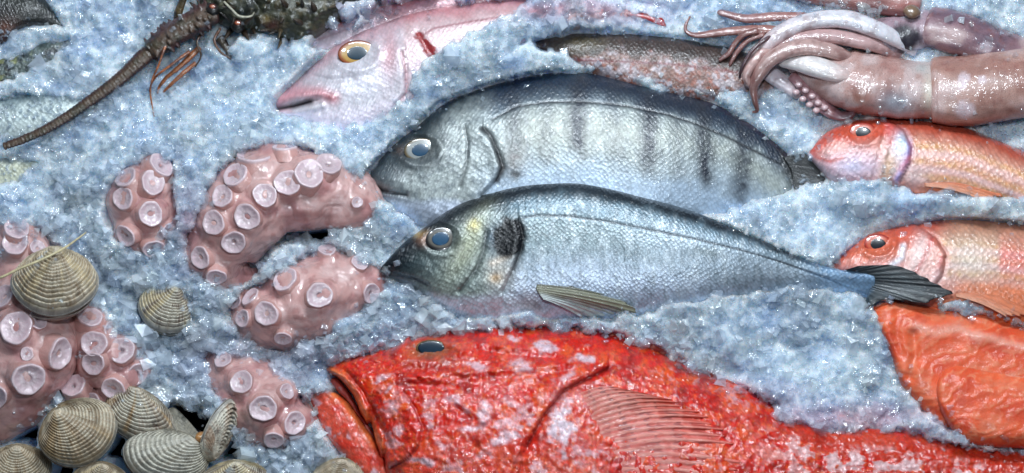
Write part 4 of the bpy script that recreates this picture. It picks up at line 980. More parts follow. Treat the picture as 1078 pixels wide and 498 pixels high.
sr, sg = salmon('orange salmon fillet with a ragged pale seam, tucked under the dark tail fin', Frame(1000, 370),
    [(919, 324), (922, 319), (937, 314), (956, 317), (975, 319), (1002, 325), (1037, 330), (1078, 343), (1130, 360), (1180, 376)],
    [(918.5, 330), (920, 338), (925, 345), (938, 376), (944, 394), (951, 409), (972, 432), (1000, 452), (1080, 462), (1180, 466)],
    prof_T(30, 0.12, 0.9, 0.8), (4, 8), 501, np.vstack([[(919, 325), (937, 314), (975, 319), (1002, 325), (1037, 330), (1078, 343), (1180, 376), (1180, 466), (1010, 455), (975, 432), (951, 409), (938, 376), (925, 345)]]),
    [([(965, 344), (985, 350), (1010, 346), (1030, 356)], 2.2, 9), ([(1030, 352), (1060, 362), (1090, 366)], 1.8, 7), ([(962, 352), (964, 374), (958, 396)], -5, 5), ([(1012, 330), (1024, 340), (1044, 343)], -3, 4), ([(946, 330), (944, 352), (950, 372)], -2.5, 5)])
sr2, sg2 = salmon('deep orange salmon fillet in front, with rounded end and fine fat lines', Frame(1040, 430),
    [(986, 410), (988, 398), (994, 387), (1006, 381.5), (1022, 383), (1043, 387), (1078, 393), (1130, 402), (1180, 412)],
    [(986, 413), (989, 428), (994, 440), (1002, 452), (1010, 461), (1022, 467.5), (1047, 471), (1078, 472), (1130, 474), (1180, 476)],
    prof_T(34, 0.16, 0.95, 0.9), (14, 20), 521, np.array([(986, 412), (992, 388), (1006, 381), (1043, 387), (1180, 412), (1180, 478), (1047, 470), (1016, 464), (990, 430)]),
    [([(1004, 383), (1022, 385), (1046, 390)], 1.0, 2.6), ([(1060, 394), (1080, 396)], 1.0, 3), ([(1000, 400), (1004, 425), (1014, 450)], -1.5, 8)])
def salmon_skin():
    fr = Frame(976, 424)
    g = loft([(964, 418), (972, 412), (980, 414), (986, 424)], [(964, 421), (968, 430), (976, 436), (986, 430)], 40, 16, prof_T(6), 2.2, (8, 8))
    f = lambda x, y, s, t: mix(mix(np.tile(lin(176, 186, 170), (x.size, 1)), BLACK, gs(ell(x, y, 977, 427, 6, 8, 30), 0.95)), lin(206, 200, 180), gs(ell(x, y, 976, 413, 5, 3), 1))
    o = loft_part('skin', fr, sr, g, M_GILT, f, 'dark silvery strip of skin')
salmon_skin()

# ---- scraps ------------------------------------------------------------------------
def scrap():
    fr = Frame(672, 17)
    g = loft([(644, 12), (655, 7), (668, 10), (682, 13), (696, 17), (701, 26)], [(644, 14), (652, 17), (666, 18), (680, 21), (692, 26), (701, 28)], 60, 16, prof_T(5), 2.2, (10, 12))
    col = lambda x, y, s, t: mix(mix(np.tile(lin(176, 26, 26), (x.size, 1)), lin(206, 132, 136), sst(676, 660, x + 8 * fbm(x / 5, y / 5, 3, 601))), lin(90, 10, 14), 0.6 * sst(0.1, 0.4, fbm(x / 5, y / 4, 3, 602)))
    F = grid_faces(g['n'], g['m'], wrap_m=True)
    o = add_mesh('flesh_scrap', fr(g['px'].ravel(), g['py'].ravel(), g['h'].ravel()), F, M_FLESH, None, fr.loc, col=col(g['px'].ravel(), g['py'].ravel(), g['s'].ravel(), g['t'].ravel()), suv=g['suv'].reshape(-1, 3))
    o['label'] = 'small scrap of red and pink flesh lying on bare ice near the top'; o['category'] = 'fish scrap'
scrap()

# ================================================================== OCTOPUS
def octo_paint(seed):
    def f(s, a, x, y, z):
        n = fbm(x / 26, y / 22, 4, seed); n2 = fbm(x / 8, y / 8, 3, seed + 1)
        c = np.tile(lin(208, 162, 156), (np.size(x), 1)); c = mix(c, lin(182, 126, 126), 0.7 * sst(0, 0.35, n + 0.2 * n2)); c = mix(c, lin(208, 174, 170), 0.6 * sst(0.05, 0.35, -n))
        return mix(c, lin(164, 108, 104), 0.5 * sst(0.1, 0.4, n2))
    return f

SRIM = lin(216, 192, 196); SIN = lin(210, 184, 190); SHOLE = lin(186, 160, 166); STALK = lin(198, 150, 143)
def sucker(fr, root, cx, cy, r, q, lean, h, tall=0.9, seed=0):
    """cup of radius r (pixels); q = how open it faces the viewer (1 = full circle), lean = picture angle its face tips to"""
    q = min(0.985, max(0.16, q)); th = math.acos(q); la = math.radians(lean)
    nz = np.array([math.sin(th) * math.cos(la), math.sin(th) * math.sin(la), math.cos(th)])
    ux = np.array([-math.sin(la), math.cos(la), 0.0]); uy = np.cross(nz, ux)
    prof = [(1.22, -1.0), (1.17, -.7), (1.12, -.45), (1.06, -.27), (1.02, -.15), (.99, -.09), (1.0, -.03), (.985, .02), (.95, .05), (.88, .045), (.77, -.02), (.63, -.09), (.49, -.13), (.37, -.14), (.27, -.13), (.2, -.17), (.14, -.24), (.08, -.26), (.01, -.26)]
    n = len(prof); m = 36
    a = np.linspace(0, 2 * np.pi, m, endpoint=False)
    ra = 1 + 0.05 * np.sin(2 * a + seed) + 0.035 * np.sin(3 * a + 2.1 * seed) + 0.02 * np.sin(7 * a + seed * 1.7)
    R = np.array([p[0] for p in prof])[:, None] * ra * r; Z = np.array([p[1] for p in prof])[:, None] * r + 0 * a
    Z = Z + 0.03 * r * np.sin(2 * a + seed * 3)[None, :] * (np.arange(n)[:, None] > 4) + 0.02 * r * np.cos(a * 12 + seed)[None, :] * ((np.arange(n)[:, None] > 8) & (np.arange(n)[:, None] < 13))
    X = (R * np.cos(a))[..., None] * ux + (R * np.sin(a))[..., None] * uy + Z[..., None] * nz
    px = cx + X[..., 0]; py = cy - X[..., 1]; hh = h + X[..., 2]
    k = np.arange(n)
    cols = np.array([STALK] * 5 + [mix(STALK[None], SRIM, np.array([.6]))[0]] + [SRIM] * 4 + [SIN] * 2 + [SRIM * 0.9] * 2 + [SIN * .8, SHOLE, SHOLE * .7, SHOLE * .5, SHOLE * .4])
    tint = 1 + 0.08 * math.sin(seed * 5.1)
    F = grid_faces(n, m, wrap_m=True)
    col = np.repeat(cols * tint, m, axis=0)
    suv = np.stack([px, py, hh], -1).reshape(-1, 3)
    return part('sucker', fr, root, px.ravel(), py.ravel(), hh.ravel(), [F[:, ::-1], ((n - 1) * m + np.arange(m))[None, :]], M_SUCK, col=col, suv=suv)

def arm(lab, c, spine, sucks, press, seed, depth=16, extra=()):
    fr = Frame(*c); root = thing('octopus_arm', lab, 'octopus arm', fr, 'octopus arms in the ice')
    allp = np.vstack([cr(sp, 120) for sp in [spine] + list(extra)]); flesh = []
    def pedestal(x, y, up):
        d = 0 * x
        for sk in sucks:
            r = sk[2]; tall = min(0.75, sk[5] * 0.6) if len(sk) > 5 else 0.42
            th = math.acos(min(0.985, max(.16, sk[3]))); off = math.sin(th) * r * tall
            bx, by = sk[0], sk[1]
            d = np.maximum(d, r * 0.42 * (1 - sst(0.75, 1.75, np.hypot(x - bx, y - by) / r)))
        return d * sst(-0.3, 0.1, up)
    for k, sp in enumerate([spine] + list(extra)):
        tube('flesh', fr, root, sp, M_OCTO, octo_paint(seed + 10 * k), m=150, n=max(60, int(np.sum(np.hypot(*np.diff(np.array(sp)[:, :2], axis=0).T)))),
             bump=lambda s, a, x, y, z, k=k: 3.0 * vn3(x / 22, y / 22, z / 22, seed + k) + 0.9 * vn3(x / 8, y / 8, z / 8, seed + 5 + k) - 0.7 * np.exp(-(vn3(x / 15, y / 15, z / 15, seed + 8 + k) / 0.09) ** 2) + pedestal(x, -y, np.sin(a)))
        flesh.append(np.stack(BODIES[-1][:3], 1))
    def surf(x, y):
        d2 = (allp[:, 0] - x) ** 2 + (allp[:, 1] - y) ** 2
        return float(np.max(np.where(d2 < allp[:, 3] ** 2, allp[:, 2] + np.sqrt(np.clip(allp[:, 3] ** 2 - d2, 0, None)), -5)))
    FL = np.vstack(flesh)
    for i, sk in enumerate(sucks):
        x, y, r, q, lean = sk[:5]; r = r * 1.0; tall = min(0.75, sk[5] * 0.6) if len(sk) > 5 else 0.42
        th = math.acos(min(0.985, max(.16, q)))
        # the cup sits on the flesh and faces the way the flesh does
        rr = np.hypot(FL[:, 0] - x, FL[:, 1] - y); top = surf(x, y)
        m = (rr < 1.15 * r) & (FL[:, 2] > max(top, 0) - 1.3 * r)
        kk = int(np.argmin(np.hypot(allp[:, 0] - x, allp[:, 1] - y) - allp[:, 3])); dc = math.hypot(allp[kk, 0] - x, allp[kk, 1] - y) / allp[kk, 3]
        if dc > 0.84:
            h = allp[kk, 2] + allp[kk, 3] * 0.55
        elif m.sum() > 12:
            Am = np.c_[np.ones(m.sum()), FL[m, 0] - x, FL[m, 1] - y]
            c0, ca, cb = np.linalg.lstsq(Am, FL[m, 2], rcond=None)[0]
            res = FL[m, 2] - Am @ np.array([c0, ca, cb]); up = float(np.percentile(res[rr[m] < 0.85 * r], 85)) if (rr[m] < 0.85 * r).any() else 0
            nv = np.array([-ca, cb, 1.0]); ln = math.hypot(nv[0], nv[1]); mxt = math.tan(math.radians(62))
            lean = math.degrees(math.atan2(nv[1], nv[0])); tl = min(ln, mxt)
            q = 1 / math.sqrt(1 + tl * tl); h = min(c0 + (up + 0.16 * r) / max(q, 0.5), max(top, 4) + 0.75 * r)
        else:
            h = max(top, 2) + 0.4 * r
        sucker(fr, root, x, y, r, q, lean, h, tall, seed + i)
    PRESS.append((np.array(press, float), depth))
    return root

arm('small pink octopus arm stump standing alone in the ice, left of the curled arm', (150, 220),
    [(164, 262, 2, 22), (158, 248, 8, 33), (152, 228, 12, 37), (152, 208, 12, 34), (158, 190, 10, 28), (166, 178, 8, 20), (170, 172, 4, 10)],
    [(170, 173.5, 14, .42, 95), (161, 192.5, 13.5, .66, 100), (132, 187, 13, .55, 125), (129.5, 209, 12, .8, 120), (158.5, 225, 13, .82, 95), (132, 248, 11.5, .9, 160), (162, 262, 11.5, .66, 265), (178, 243, 9, .7, 20)],
    [(109, 227), (117, 191), (138, 177), (157, 169), (186, 169), (187, 204), (191, 227), (186, 249), (164, 266), (138, 260), (120, 246)], 700)
arm('thick pink octopus arm curled in a hook, touching the snout of the barred fish', (285, 215),
    [(391, 226, 6, 14), (382, 218, 16, 27), (366, 210, 24, 35), (342, 202, 28, 39), (314, 200, 30, 44), (286, 204, 30, 44), (260, 222, 28, 46), (240, 246, 24, 43), (230, 268, 20, 36), (238, 288, 12, 26), (256, 300, 4, 20), (276, 300, -4, 16)],
    [(268.5, 163.5, 20, .38, 95, .7), (248, 184, 14.5, .58, 110), (235, 206.5, 12, .68, 130), (226, 234, 12.5, .82, 150), (260.5, 228, 13.5, .8, 110), (279, 205.5, 12.5, .74, 80), (302, 193, 13.5, .78, 45), (324.5, 183, 16, .74, 35), (345, 173, 14, .36, 50), (247, 254.5, 12.5, .93, 200), (212, 270, 11.5, .85, 190), (229, 290.5, 10.5, .9, 240), (299, 156, 13, .2, 92, .6), (374, 213, 6, .55, 30, .4)],
    [(395, 207), (383, 191), (357, 174), (334, 162), (312, 153), (283, 153), (251, 162), (235, 182), (222, 204), (209, 230), (200, 262), (203, 281), (219, 294), (245, 302), (275, 290), (292, 262), (330, 252), (350, 240), (383, 238), (396, 222)], 720, 20)
arm('pink octopus lump with a ring of suckers on tall stalks, below the hooked arm', (320, 320),
    [(252, 340, 0, 20), (268, 338, 8, 30), (290, 332, 14, 38), (318, 320, 18, 44), (345, 306, 16, 42), (370, 298, 10, 36), (390, 298, 4, 24), (402, 300, -2, 12)],
    [(336, 311, 13.5, .92, 120), (281, 330, 13, .86, 170), (300, 294, 13.5, .5, 92, 1.6), (264, 312, 10.5, .85, 140, 1.2), (247, 317, 8.5, .78, 170, 1.1), (256, 335, 9.5, .62, 185, 1.2), (344, 263, 10, .55, 90, .9), (390, 309, 11, .72, 20, .8), (378, 277, 9, .5, 70, .8), (298, 356, 9, .4, 250, .6)],
    [(242, 327), (255, 307), (275, 295), (300, 285), (326, 266), (345, 256), (371, 266), (400, 285), (408, 301), (394, 318), (358, 333), (349, 349), (347, 357), (320, 358), (307, 371), (284, 368), (262, 357), (246, 343)], 740, 18)
arm('dim mauve octopus arm between the open clam and the red fish jaw', (275, 425),
    [(222, 372, -2, 14), (234, 384, 6, 24), (254, 402, 10, 36), (276, 424, 12, 42), (296, 440, 8, 36), (316, 446, 4, 24), (330, 448, -2, 12)],
    [(235, 379, 9.5, .78, 100), (254.5, 402.5, 12, .95, 90), (277, 430, 14, .95, 90), (310, 445, 12.5, .94, 320), (288, 463, 11, .5, 270), (302, 412, 9, .5, 60), (238, 428, 9, .6, 200)],
    [(215, 373), (227, 367), (269, 379), (290, 397), (326, 418), (332, 442), (302, 469), (281, 469), (251, 457), (242, 430), (227, 412)], 760)
arm('broad pink octopus arm with the largest suckers at the left edge under the ridged clam', (25, 350),
    [(-30, 232, 0, 16), (-4, 246, 4, 26), (22, 270, 8, 34), (30, 310, 8, 44), (26, 352, 12, 54), (14, 392, 10, 54), (-6, 424, 4, 44), (-40, 444, -2, 30)],
    [(17, 345, 17, .62, 95), (63, 372, 16.5, .88, 110), (30, 398, 17.5, .95, 100), (-4, 416, 13, .9, 180), (18, 241, 14, .42, 95), (16, 256, 14, .6, 95), (40, 262, 9, .6, 80), (4, 312, 13, .7, 150), (28, 372, 7, .8, 60, .2), (40, 336, 11, .4, 95)],
    [(-40, 235), (20, 234), (48, 240), (66, 258), (60, 280), (82, 330), (84, 380), (66, 410), (50, 428), (0, 455), (-40, 460)], 780, 18)
arm('smaller pink octopus arm with crowded suckers between two clams, partly iced over', (115, 380),
    [(58, 330, -2, 14), (74, 340, 4, 22), (96, 356, 8, 28), (112, 380, 10, 32), (122, 402, 6, 28), (110, 420, 2, 22), (90, 430, -4, 14)],
    [(95, 334, 13, .4, 95, 1.2), (59, 343, 12, .3, 95, 1.3), (99, 362, 14, .9, 100), (98, 383, 12.5, .6, 100), (128, 369, 13.5, .62, 80), (144, 394, 12, .9, 60), (119, 409, 12.5, .8, 90), (77, 405, 13.5, .8, 130), (95, 425, 12, .72, 110), (118, 348, 10, .5, 80), (46, 431, 9, .85, 150)],
    [(60, 330), (95, 322), (116, 336), (142, 366), (156, 390), (148, 412), (112, 432), (76, 430), (62, 412)], 800, 16,
    extra=[[(120, 360, -4, 12), (136, 372, 4, 20), (152, 382, 4, 20), (168, 384, -2, 12), (176, 386, -6, 6)]])

# ================================================================== CLAMS
def clam(lab, cx, cy, h0, a, b, dome_h, umbo_deg, tilt, seed, gape=0.0, open_=0.0, press=True, side=0.0):
    """umbo_deg: picture angle (up = 90) of the umbo; tilt: face direction in picture units"""
    fr = Frame(cx, cy); root = thing('clam', lab, 'clam', fr, 'clams among the ice and octopus')
    nz = np.array([tilt[0], tilt[1], 1.0]); nz /= np.linalg.norm(nz)
    ua = math.radians(umbo_deg); uy = np.array([math.cos(ua), math.sin(ua), 0.0]); uy -= nz * uy.dot(nz); uy /= np.linalg.norm(uy)
    ux = np.cross(uy, nz)
    nk, na = 120, 150
    k = np.linspace(0.0, 1, nk)[:, None] ** 0.9; A = np.linspace(0, 2 * np.pi, na, endpoint=False)[None, :]
    ox = a * np.cos(A) * (1 + 0.06 * np.cos(A - 0.9)); oy = b * np.sin(A) * np.where(np.sin(A) > 0, 0.92 - 0.10 * np.abs(np.cos(A)), 1.0)
    U = np.array([0.12 * a + side * a, 0.74 * b])
    for sgn in (1, -1):
        X = U[0] + k * (ox - U[0]); Y = U[1] + k * (oy - U[1])
        rho = np.clip(np.hypot(X / (a * 1.0), Y / b), 0, 1)
        Z = dome_h * np.clip(1 - rho ** 2.3, 0, 1) ** 0.62
        Z = Z + dome_h * 0.35 * np.exp(-(((X - U[0]) / (0.3 * a)) ** 2 + ((Y - U[1] * 0.92) / (0.34 * b)) ** 2)) * np.clip((1 - rho) * 4, 0, 1)
        ph = k * (15 + 3 * (seed % 3)) + 0.35 * fbm(np.cos(A) * 3 + 9, np.sin(A) * 3 + k * 2, 3, seed)
        ridge = np.abs(np.sin(np.pi * ph)) ** 0.7
        nr = 44
        rad = 0.5 + 0.5 * np.cos(nr * A * 0.5 + 0 * k) if False else 0.5 + 0.5 * np.cos(nr * A + 0 * k)
        edge = np.clip((1 - k) * 14, 0, 1) * np.clip(k * 5, 0, 1)
        Z = Z + (2.8 * ridge + 1.1 * rad * ridge * sst(0.2, 0.5, k) + 1.2 * fbm(X / 7, Y / 7, 3, seed + 3)) * edge * min(1, b / 26)
        Zi = Z * 1.0
        n = fbm(X / 11, Y / 11, 4, seed + 5); n2 = fbm(np.cos(A) * 5 + 0 * k, np.sin(A) * 5 + k * 1.5, 4, seed + 6)
        col = np.tile(lin(210, 203, 186), (nk * na, 1)).reshape(nk, na, 3)
        col = mix(col, lin(142, 112, 84), 0.6 * sst(0.05, 0.35, n2)); col = mix(col, lin(214, 206, 188), 0.75 * sst(0.08, 0.35, -n2 + 0.4 * n)); col = mix(col, lin(106, 92, 80), 0.6 * sst(0.1, 0.35, fbm(k * 9 + 0 * A, np.cos(A) * 0.8 + 0 * k, 3, seed + 9))); col = mix(col, lin(40, 32, 28), 0.8 * sst(0.22, 0.34, fbm(X / 4, Y / 3, 2, seed + 12)) * sst(0.0, 0.3, n))
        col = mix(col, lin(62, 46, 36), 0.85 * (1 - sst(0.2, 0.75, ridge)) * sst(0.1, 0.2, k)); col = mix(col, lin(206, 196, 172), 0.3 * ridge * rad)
        col = mix(col, lin(96, 66, 48), 0.7 * sst(0.2, 0.42, n) * (rad > 0.3)); col = mix(col, lin(140, 84, 60), 0.35 * sst(0.6, 1, rad) * sst(0.1, 0.3, -n))
        col = mix(col, lin(*[(150, 104, 66), (206, 190, 150), (120, 104, 84), (186, 150, 100), (214, 208, 196)][seed % 5]), 0.55 * sst(0.0, 0.3, fbm(np.cos(A) * 2.2 + k, np.sin(A) * 2.2, 3, seed + 21)))
        if seed % 4 == 0: col = mix(col, lin(188, 186, 172), 0.5)
        if seed % 4 == 1: col = mix(col, lin(186, 160, 118), 0.3)
        col = mix(col, lin(150, 146, 138), 0.9 * sst(0.955, 0.985, k + 0 * A))
        V = X[..., None] * ux + Y[..., None] * uy
        zz = sgn * (Z + 0.4 + gape)
        if open_:
            # swing the valve about the hinge line through the umbo
            th = sgn * open_; dy = Y - b * 0.86; Yr = b * 0.86 + dy * math.cos(th) - 0 * Z; 
            Yr = b * 0.86 + dy * math.cos(th) + zz * math.sin(th); Zr = -dy * math.sin(th) + zz * math.cos(th)
            V = X[..., None] * ux + Yr[..., None] * uy; zz = Zr
        V = V + zz[..., None] * nz
        # thin inner face closes the valve
        In = 1 if not open_ else 1
        F = grid_faces(nk, na, wrap_m=True)
        if sgn < 0: F = F[:, ::-1]
        else: BODIES.append(((cx + V[..., 0]).ravel(), (cy - V[..., 1]).ravel(), (h0 + V[..., 2]).ravel(), True))
        px = cx + V[..., 0]; py = cy - V[..., 1]; hh = h0 + V[..., 2]
        PX, PY, HH = px.ravel(), py.ravel(), hh.ravel(); COL = col.reshape(-1, 3); Fs = [F]
        suv = np.stack([X + 100, Y + 100, 0 * X], -1).reshape(-1, 3)
        # inside face: shell thickness 1.6
        th = 1.8
        iv = -sgn * th
        PX = np.r_[PX, PX + iv * nz[0]]; PY = np.r_[PY, PY - iv * nz[1]]; HH = np.r_[HH, HH + iv * nz[2]]
        N0 = nk * na; Fs.append(F[:, ::-1] + N0)
        j = np.arange(na); o = (nk - 1) * na
        q = np.stack([o + j, o + (j + 1) % na, N0 + o + (j + 1) % na, N0 + o + j], 1); Fs.append(q if sgn > 0 else q[:, ::-1])
        ci = np.tile(lin(206, 198, 180), (N0, 1)); COL = np.vstack([COL, ci]); suv = np.vstack([suv, suv + 300])
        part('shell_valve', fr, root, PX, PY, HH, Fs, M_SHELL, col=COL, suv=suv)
    if open_:
        V0 = 0.30 * b * uy
        g = [(cx + V0[0] - 14 * ux[0], cy - V0[1] + 14 * ux[1], h0 - 14 * ux[2], 2), (cx + V0[0] - 8 * ux[0], cy - V0[1] + 8 * ux[1], h0 - 8 * ux[2], 6), (cx + V0[0] + 8 * ux[0], cy - V0[1] - 8 * ux[1], h0 + 8 * ux[2], 6), (cx + V0[0] + 14 * ux[0], cy - V0[1] - 14 * ux[1], h0 + 14 * ux[2], 2)]
        tube('flesh', fr, root, g, M_FLESH, const(lin(170, 118, 58)), n=16, m=16)
    if press:
        t = np.linspace(0, 2 * np.pi, 24, endpoint=False)
        Vp = (a * 0.97 * np.cos(t))[:, None] * ux + (b * 0.95 * np.sin(t))[:, None] * uy
        PRESS.append((np.stack([cx + Vp[:, 0], cy - Vp[:, 1]], 1), 14))
    return root

clam('large ridged brown clam under a thin pale straw, resting on the broad octopus arm', 56, 300, 60, 46, 37, 31, 98, (0.02, 0.5), 901, gape=1.5)
clam('small lone clam sunk in white ice to the right of the strawed clam', 174, 327, 24, 31, 26, 24, 66, (0.05, 0.45), 906, gape=1.0)
clam('big golden brown clam with coarse bent ridges at the front of the clam heap', 81, 455, 42, 43, 36, 29, 118, (-0.05, 0.15), 913, side=-0.35)
clam('brown clam leaning behind the heap against the small octopus arm', 146, 438, 26, 40, 27, 24, 62, (0.0, 0.35), 918, side=-0.5)
clam('greenish grey clam with even round ridges lying in front of the open clam', 173, 481, 36, 45, 31, 26, 82, (0.05, 0.2), 924, side=0.6)
clam('gaping clam standing on its hinge, orange flesh inside', 214, 450, 34, 23, 36, 10, 266, (1.7, 0.25), 930, open_=0.56)
clam('clam at the bottom left corner with a dark line across it', 16, 496, 24, 38, 29, 18, 100, (0.1, 0.35), 937)
clam('pale clam mostly below the bottom edge, between the golden clam and the grey clam', 104, 510, 40, 32, 25, 18, 90, (0, 0.2), 941)
clam('brownish clam mostly below the bottom edge under the open clam', 244, 510, 30, 40, 26, 18, 100, (0.1, 0.25), 946)
clam('single clam just below the lower jaw of the red fish at the bottom edge', 357, 502, 14, 30, 20, 15, 95, (0, 0.3), 949)
PRESS.append((np.array([(310, 246), (332, 232), (352, 240), (346, 254), (322, 258)]), 46))
PRESS.append((np.array([(-60, 425), (30, 440), (60, 425), (110, 430), (112, 415), (170, 430), (186, 418), (245, 455), (262, 490), (300, 620), (-60, 620)]), 50))

def straw():
    fr = Frame(45, 270)
    pts = np.array([(-30, 298, 84, 1.3), (0, 292, 100, 1.4), (20, 283, 104, 1.4), (44, 273, 104, 1.3), (66, 262, 92, 1.2), (82, 251, 60, 1.1), (90, 245, 30, 0.8)])
    o = tube('straw', fr, None, pts, M_SHELL, const(lin(206, 192, 150)), n=60, m=10)
    me = o.data
    off = Vector(fr.loc); 
    for v in me.vertices: v.co -= off
    o.location = off; o['label'] = 'thin pale straw lying across the ridged clam at the left'; o['category'] = 'straw'
straw()

# ================================================================== LOBSTER
def lobster():
    fr = Frame(250, 15)
    root = thing('spiny_lobster', 'dark spiny lobster at the top left with a long brown feeler reaching over the ice', 'lobster', fr)
    bumps = [(rng.uniform(200, 420), rng.uniform(-50, 50), rng.uniform(2, 4.5)) for _ in range(150)]
    def disp(x, y, s, t):
        d = 3.0 * fbm(x / 14, y / 12, 4, 1001)
        for bx, by, r in bumps: d += 4.0 * np.exp(-((x - bx) ** 2 + (y - by) ** 2) / (r * r))
        return d - 4 * gs(pdist(x, y, [(262, -20), (272, 10), (262, 36)]), 4)
    D = [(208, -6), (222, -26), (260, -44), (320, -50), (380, -44), (430, -30), (460, -14)]
    V = [(208, -2), (214, 14), (236, 28), (262, 36), (290, 42), (318, 48), (345, 32), (380, 6), (420, -6), (460, -10)]
    g = loft(D, V, 240, 110, prof_T(46, 0.3, 0.7, 0.4), 2.2, (6, 2), disp=disp)
    def paint(x, y, s, t):
        n = fbm(x / 12, y / 10, 4, 1011); n2 = fbm(x / 5, y / 5, 3, 1012)
        c = np.tile(lin(62, 62, 46), (x.size, 1)); c = mix(c, lin(34, 34, 30), sst(0, 0.35, n)); c = mix(c, lin(92, 82, 58), 0.7 * sst(0.1, 0.4, n2)); c = mix(c, lin(36, 50, 48), 0.6 * gs(ell(x, y, 240, 20, 30, 18), 1))
        c = mix(c, lin(30, 92, 110), 0.9 * (1 - sst(0.6, 1.2, ell(x, y, 283, 37, 11, 4.5, -8) + 0.4 * n2))); c = mix(c, lin(96, 44, 40), 0.7 * gs(ell(x, y, 286, 26, 8, 5), 1)); c = mix(c, lin(130, 110, 60), 0.7 * gs(ell(x, y, 279, 20, 6, 4), 1))
        c = mix(c, lin(150, 146, 120), 0.8 * gs(pdist(x, y, [(234, 4), (241, 13), (252, 18), (262, 19), (267, 15)]), 1.6))
        return c
    loft_part('carapace', fr, root, g, M_LOB, paint)
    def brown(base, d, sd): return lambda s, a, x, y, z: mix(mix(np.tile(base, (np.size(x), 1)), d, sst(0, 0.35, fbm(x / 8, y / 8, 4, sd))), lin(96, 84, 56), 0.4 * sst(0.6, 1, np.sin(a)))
    spk = [(rng.uniform(0.05, 0.95), rng.uniform(0, 6.28)) for _ in range(46)]
    def spiny(s, a, x, y, z):
        d = 1.6 * fbm(x / 9, y / 9, 3, 1021)
        for ss, aa in spk:
            da = np.abs((a - aa + np.pi) % (2 * np.pi) - np.pi); d = d + 4.5 * np.exp(-((s - ss) / 0.022) ** 2 - (da / 0.24) ** 2)
        return d
    tube('feeler_base', fr, root, [(226, 12, 30, 12), (214, 18, 30, 13), (198, 27, 28, 13.5), (182, 37, 26, 13), (168, 47, 24, 12), (160, 53, 22, 10), (155, 56, 22, 7)], M_LOB, brown(lin(74, 46, 44), lin(36, 28, 28), 1022), m=60, n=110, bump=spiny)
    tube('feeler', fr, root, [(164, 50, 22, 8), (154, 58, 22, 8.5), (142, 69, 22, 7.6), (130, 80, 22, 6.8), (112, 94, 22, 6), (95, 106, 22, 5.4), (75, 120, 22, 4.9), (50, 135, 22, 4.4), (28, 145, 22, 4), (12, 151, 22, 3.7), (6, 153, 22, 3.4)], M_LOB, brown(lin(66, 38, 34), lin(40, 32, 24), 1023), m=28, n=260,
         bump=lambda s, a, x, y, z: 0.7 * np.abs(np.sin(s * 150)) * (0.4 + 0.6 * (np.sin(a * 3) > 0)) + 0.5 * fbm(s * 60, a, 2, 1024))
    tube('feeler', fr, root, [(186, 19, 20, 3), (188, 14, 26, 4.5), (191, 6, 32, 4), (195, -4, 38, 3.6), (202, -20, 44, 3), (212, -40, 48, 2.4)], M_LOB, brown(lin(92, 74, 44), lin(40, 34, 30), 1025), m=18, n=50)
    OR = lin(176, 92, 44)
    for pts in ([(176, 46, 34, 2.2), (173, 54, 36, 1.8), (168, 68, 34, 1.6), (161, 84, 28, 1.5), (159, 97, 22, 1.4), (161, 112, 18, 1.2), (164, 128, 14, 0.8)],
                [(200, 54, 30, 2.6), (190, 61, 32, 2.2), (178, 70, 32, 1.9), (166, 79, 28, 1.7), (160, 88, 22, 1.4), (158, 96, 18, 1.1)]):
        tube('antennule', fr, root, np.array(pts) * np.array([1, 1, 1, 0.7]), M_LOB, brown(OR, lin(110, 44, 26), 1060), n=60, m=10)
    for k, (pts, c) in enumerate((
        ([(210, 50, 20, 3), (200, 60, 24, 3), (187, 72, 24, 2.4), (177, 80, 22, 2), (169, 90, 18, 1.5), (166, 98, 14, .8)], lin(170, 92, 46)),
        ([(206, 66, 16, 2), (194, 76, 22, 2.2), (183, 86, 20, 1.8), (172, 97, 14, 1)], lin(160, 84, 40)),
        ([(232, 40, 14, 6), (238, 50, 16, 4), (243, 60, 14, 3), (246, 66, 10, 1.6)], lin(44, 32, 34)))):
        tube('leg', fr, root, pts, M_LOB, brown(c, c * 0.6, 1030 + k), n=40, m=16, bump=lambda s, a, x, y, z, k=k: 0.5 * fbm(s * 16, a, 2, 1040 + k))
    for k in range(26):
        x0, y0 = ((rng.uniform(214, 360), rng.uniform(2, 36)) if k > 9 else (rng.uniform(224, 300), rng.uniform(28, 44)))
        dx, dy = rng.normal(-4, 5), rng.normal(-2 if k > 9 else 7, 4); h = float(h_at(g, x0, y0)[0])
        tube('spine', fr, root, [(x0, y0, h - 3, 2.6), (x0 + dx * .5, y0 + dy * .5, h + 4, 1.6), (x0 + dx, y0 + dy, h + 8, 0.4)], M_LOB, const(lin(*[(58, 46, 34), (40, 34, 30), (84, 70, 48)][k % 3])), n=10, m=10)
    for k, pts in enumerate(([(232, 30, 26, 1.6), (226, 42, 30, 1.4), (232, 54, 26, 1.2), (243, 62, 20, .8)], [(216, 30, 26, 1.5), (208, 44, 30, 1.3), (212, 58, 26, 1), (206, 70, 20, .7)], [(300, 36, 20, 2), (306, 46, 22, 1.6), (300, 54, 16, 1)], [(236, 2, 54, 1.3), (244, 10, 56, 1.3), (252, 17, 52, 1.3), (264, 17, 46, 1.2), (268, 10, 46, .8)])):
        tube('antennule', fr, root, pts, M_LOB, const(lin(*[(96, 60, 40), (70, 50, 38), (44, 36, 32), (170, 166, 146)][k])), n=40, m=8)
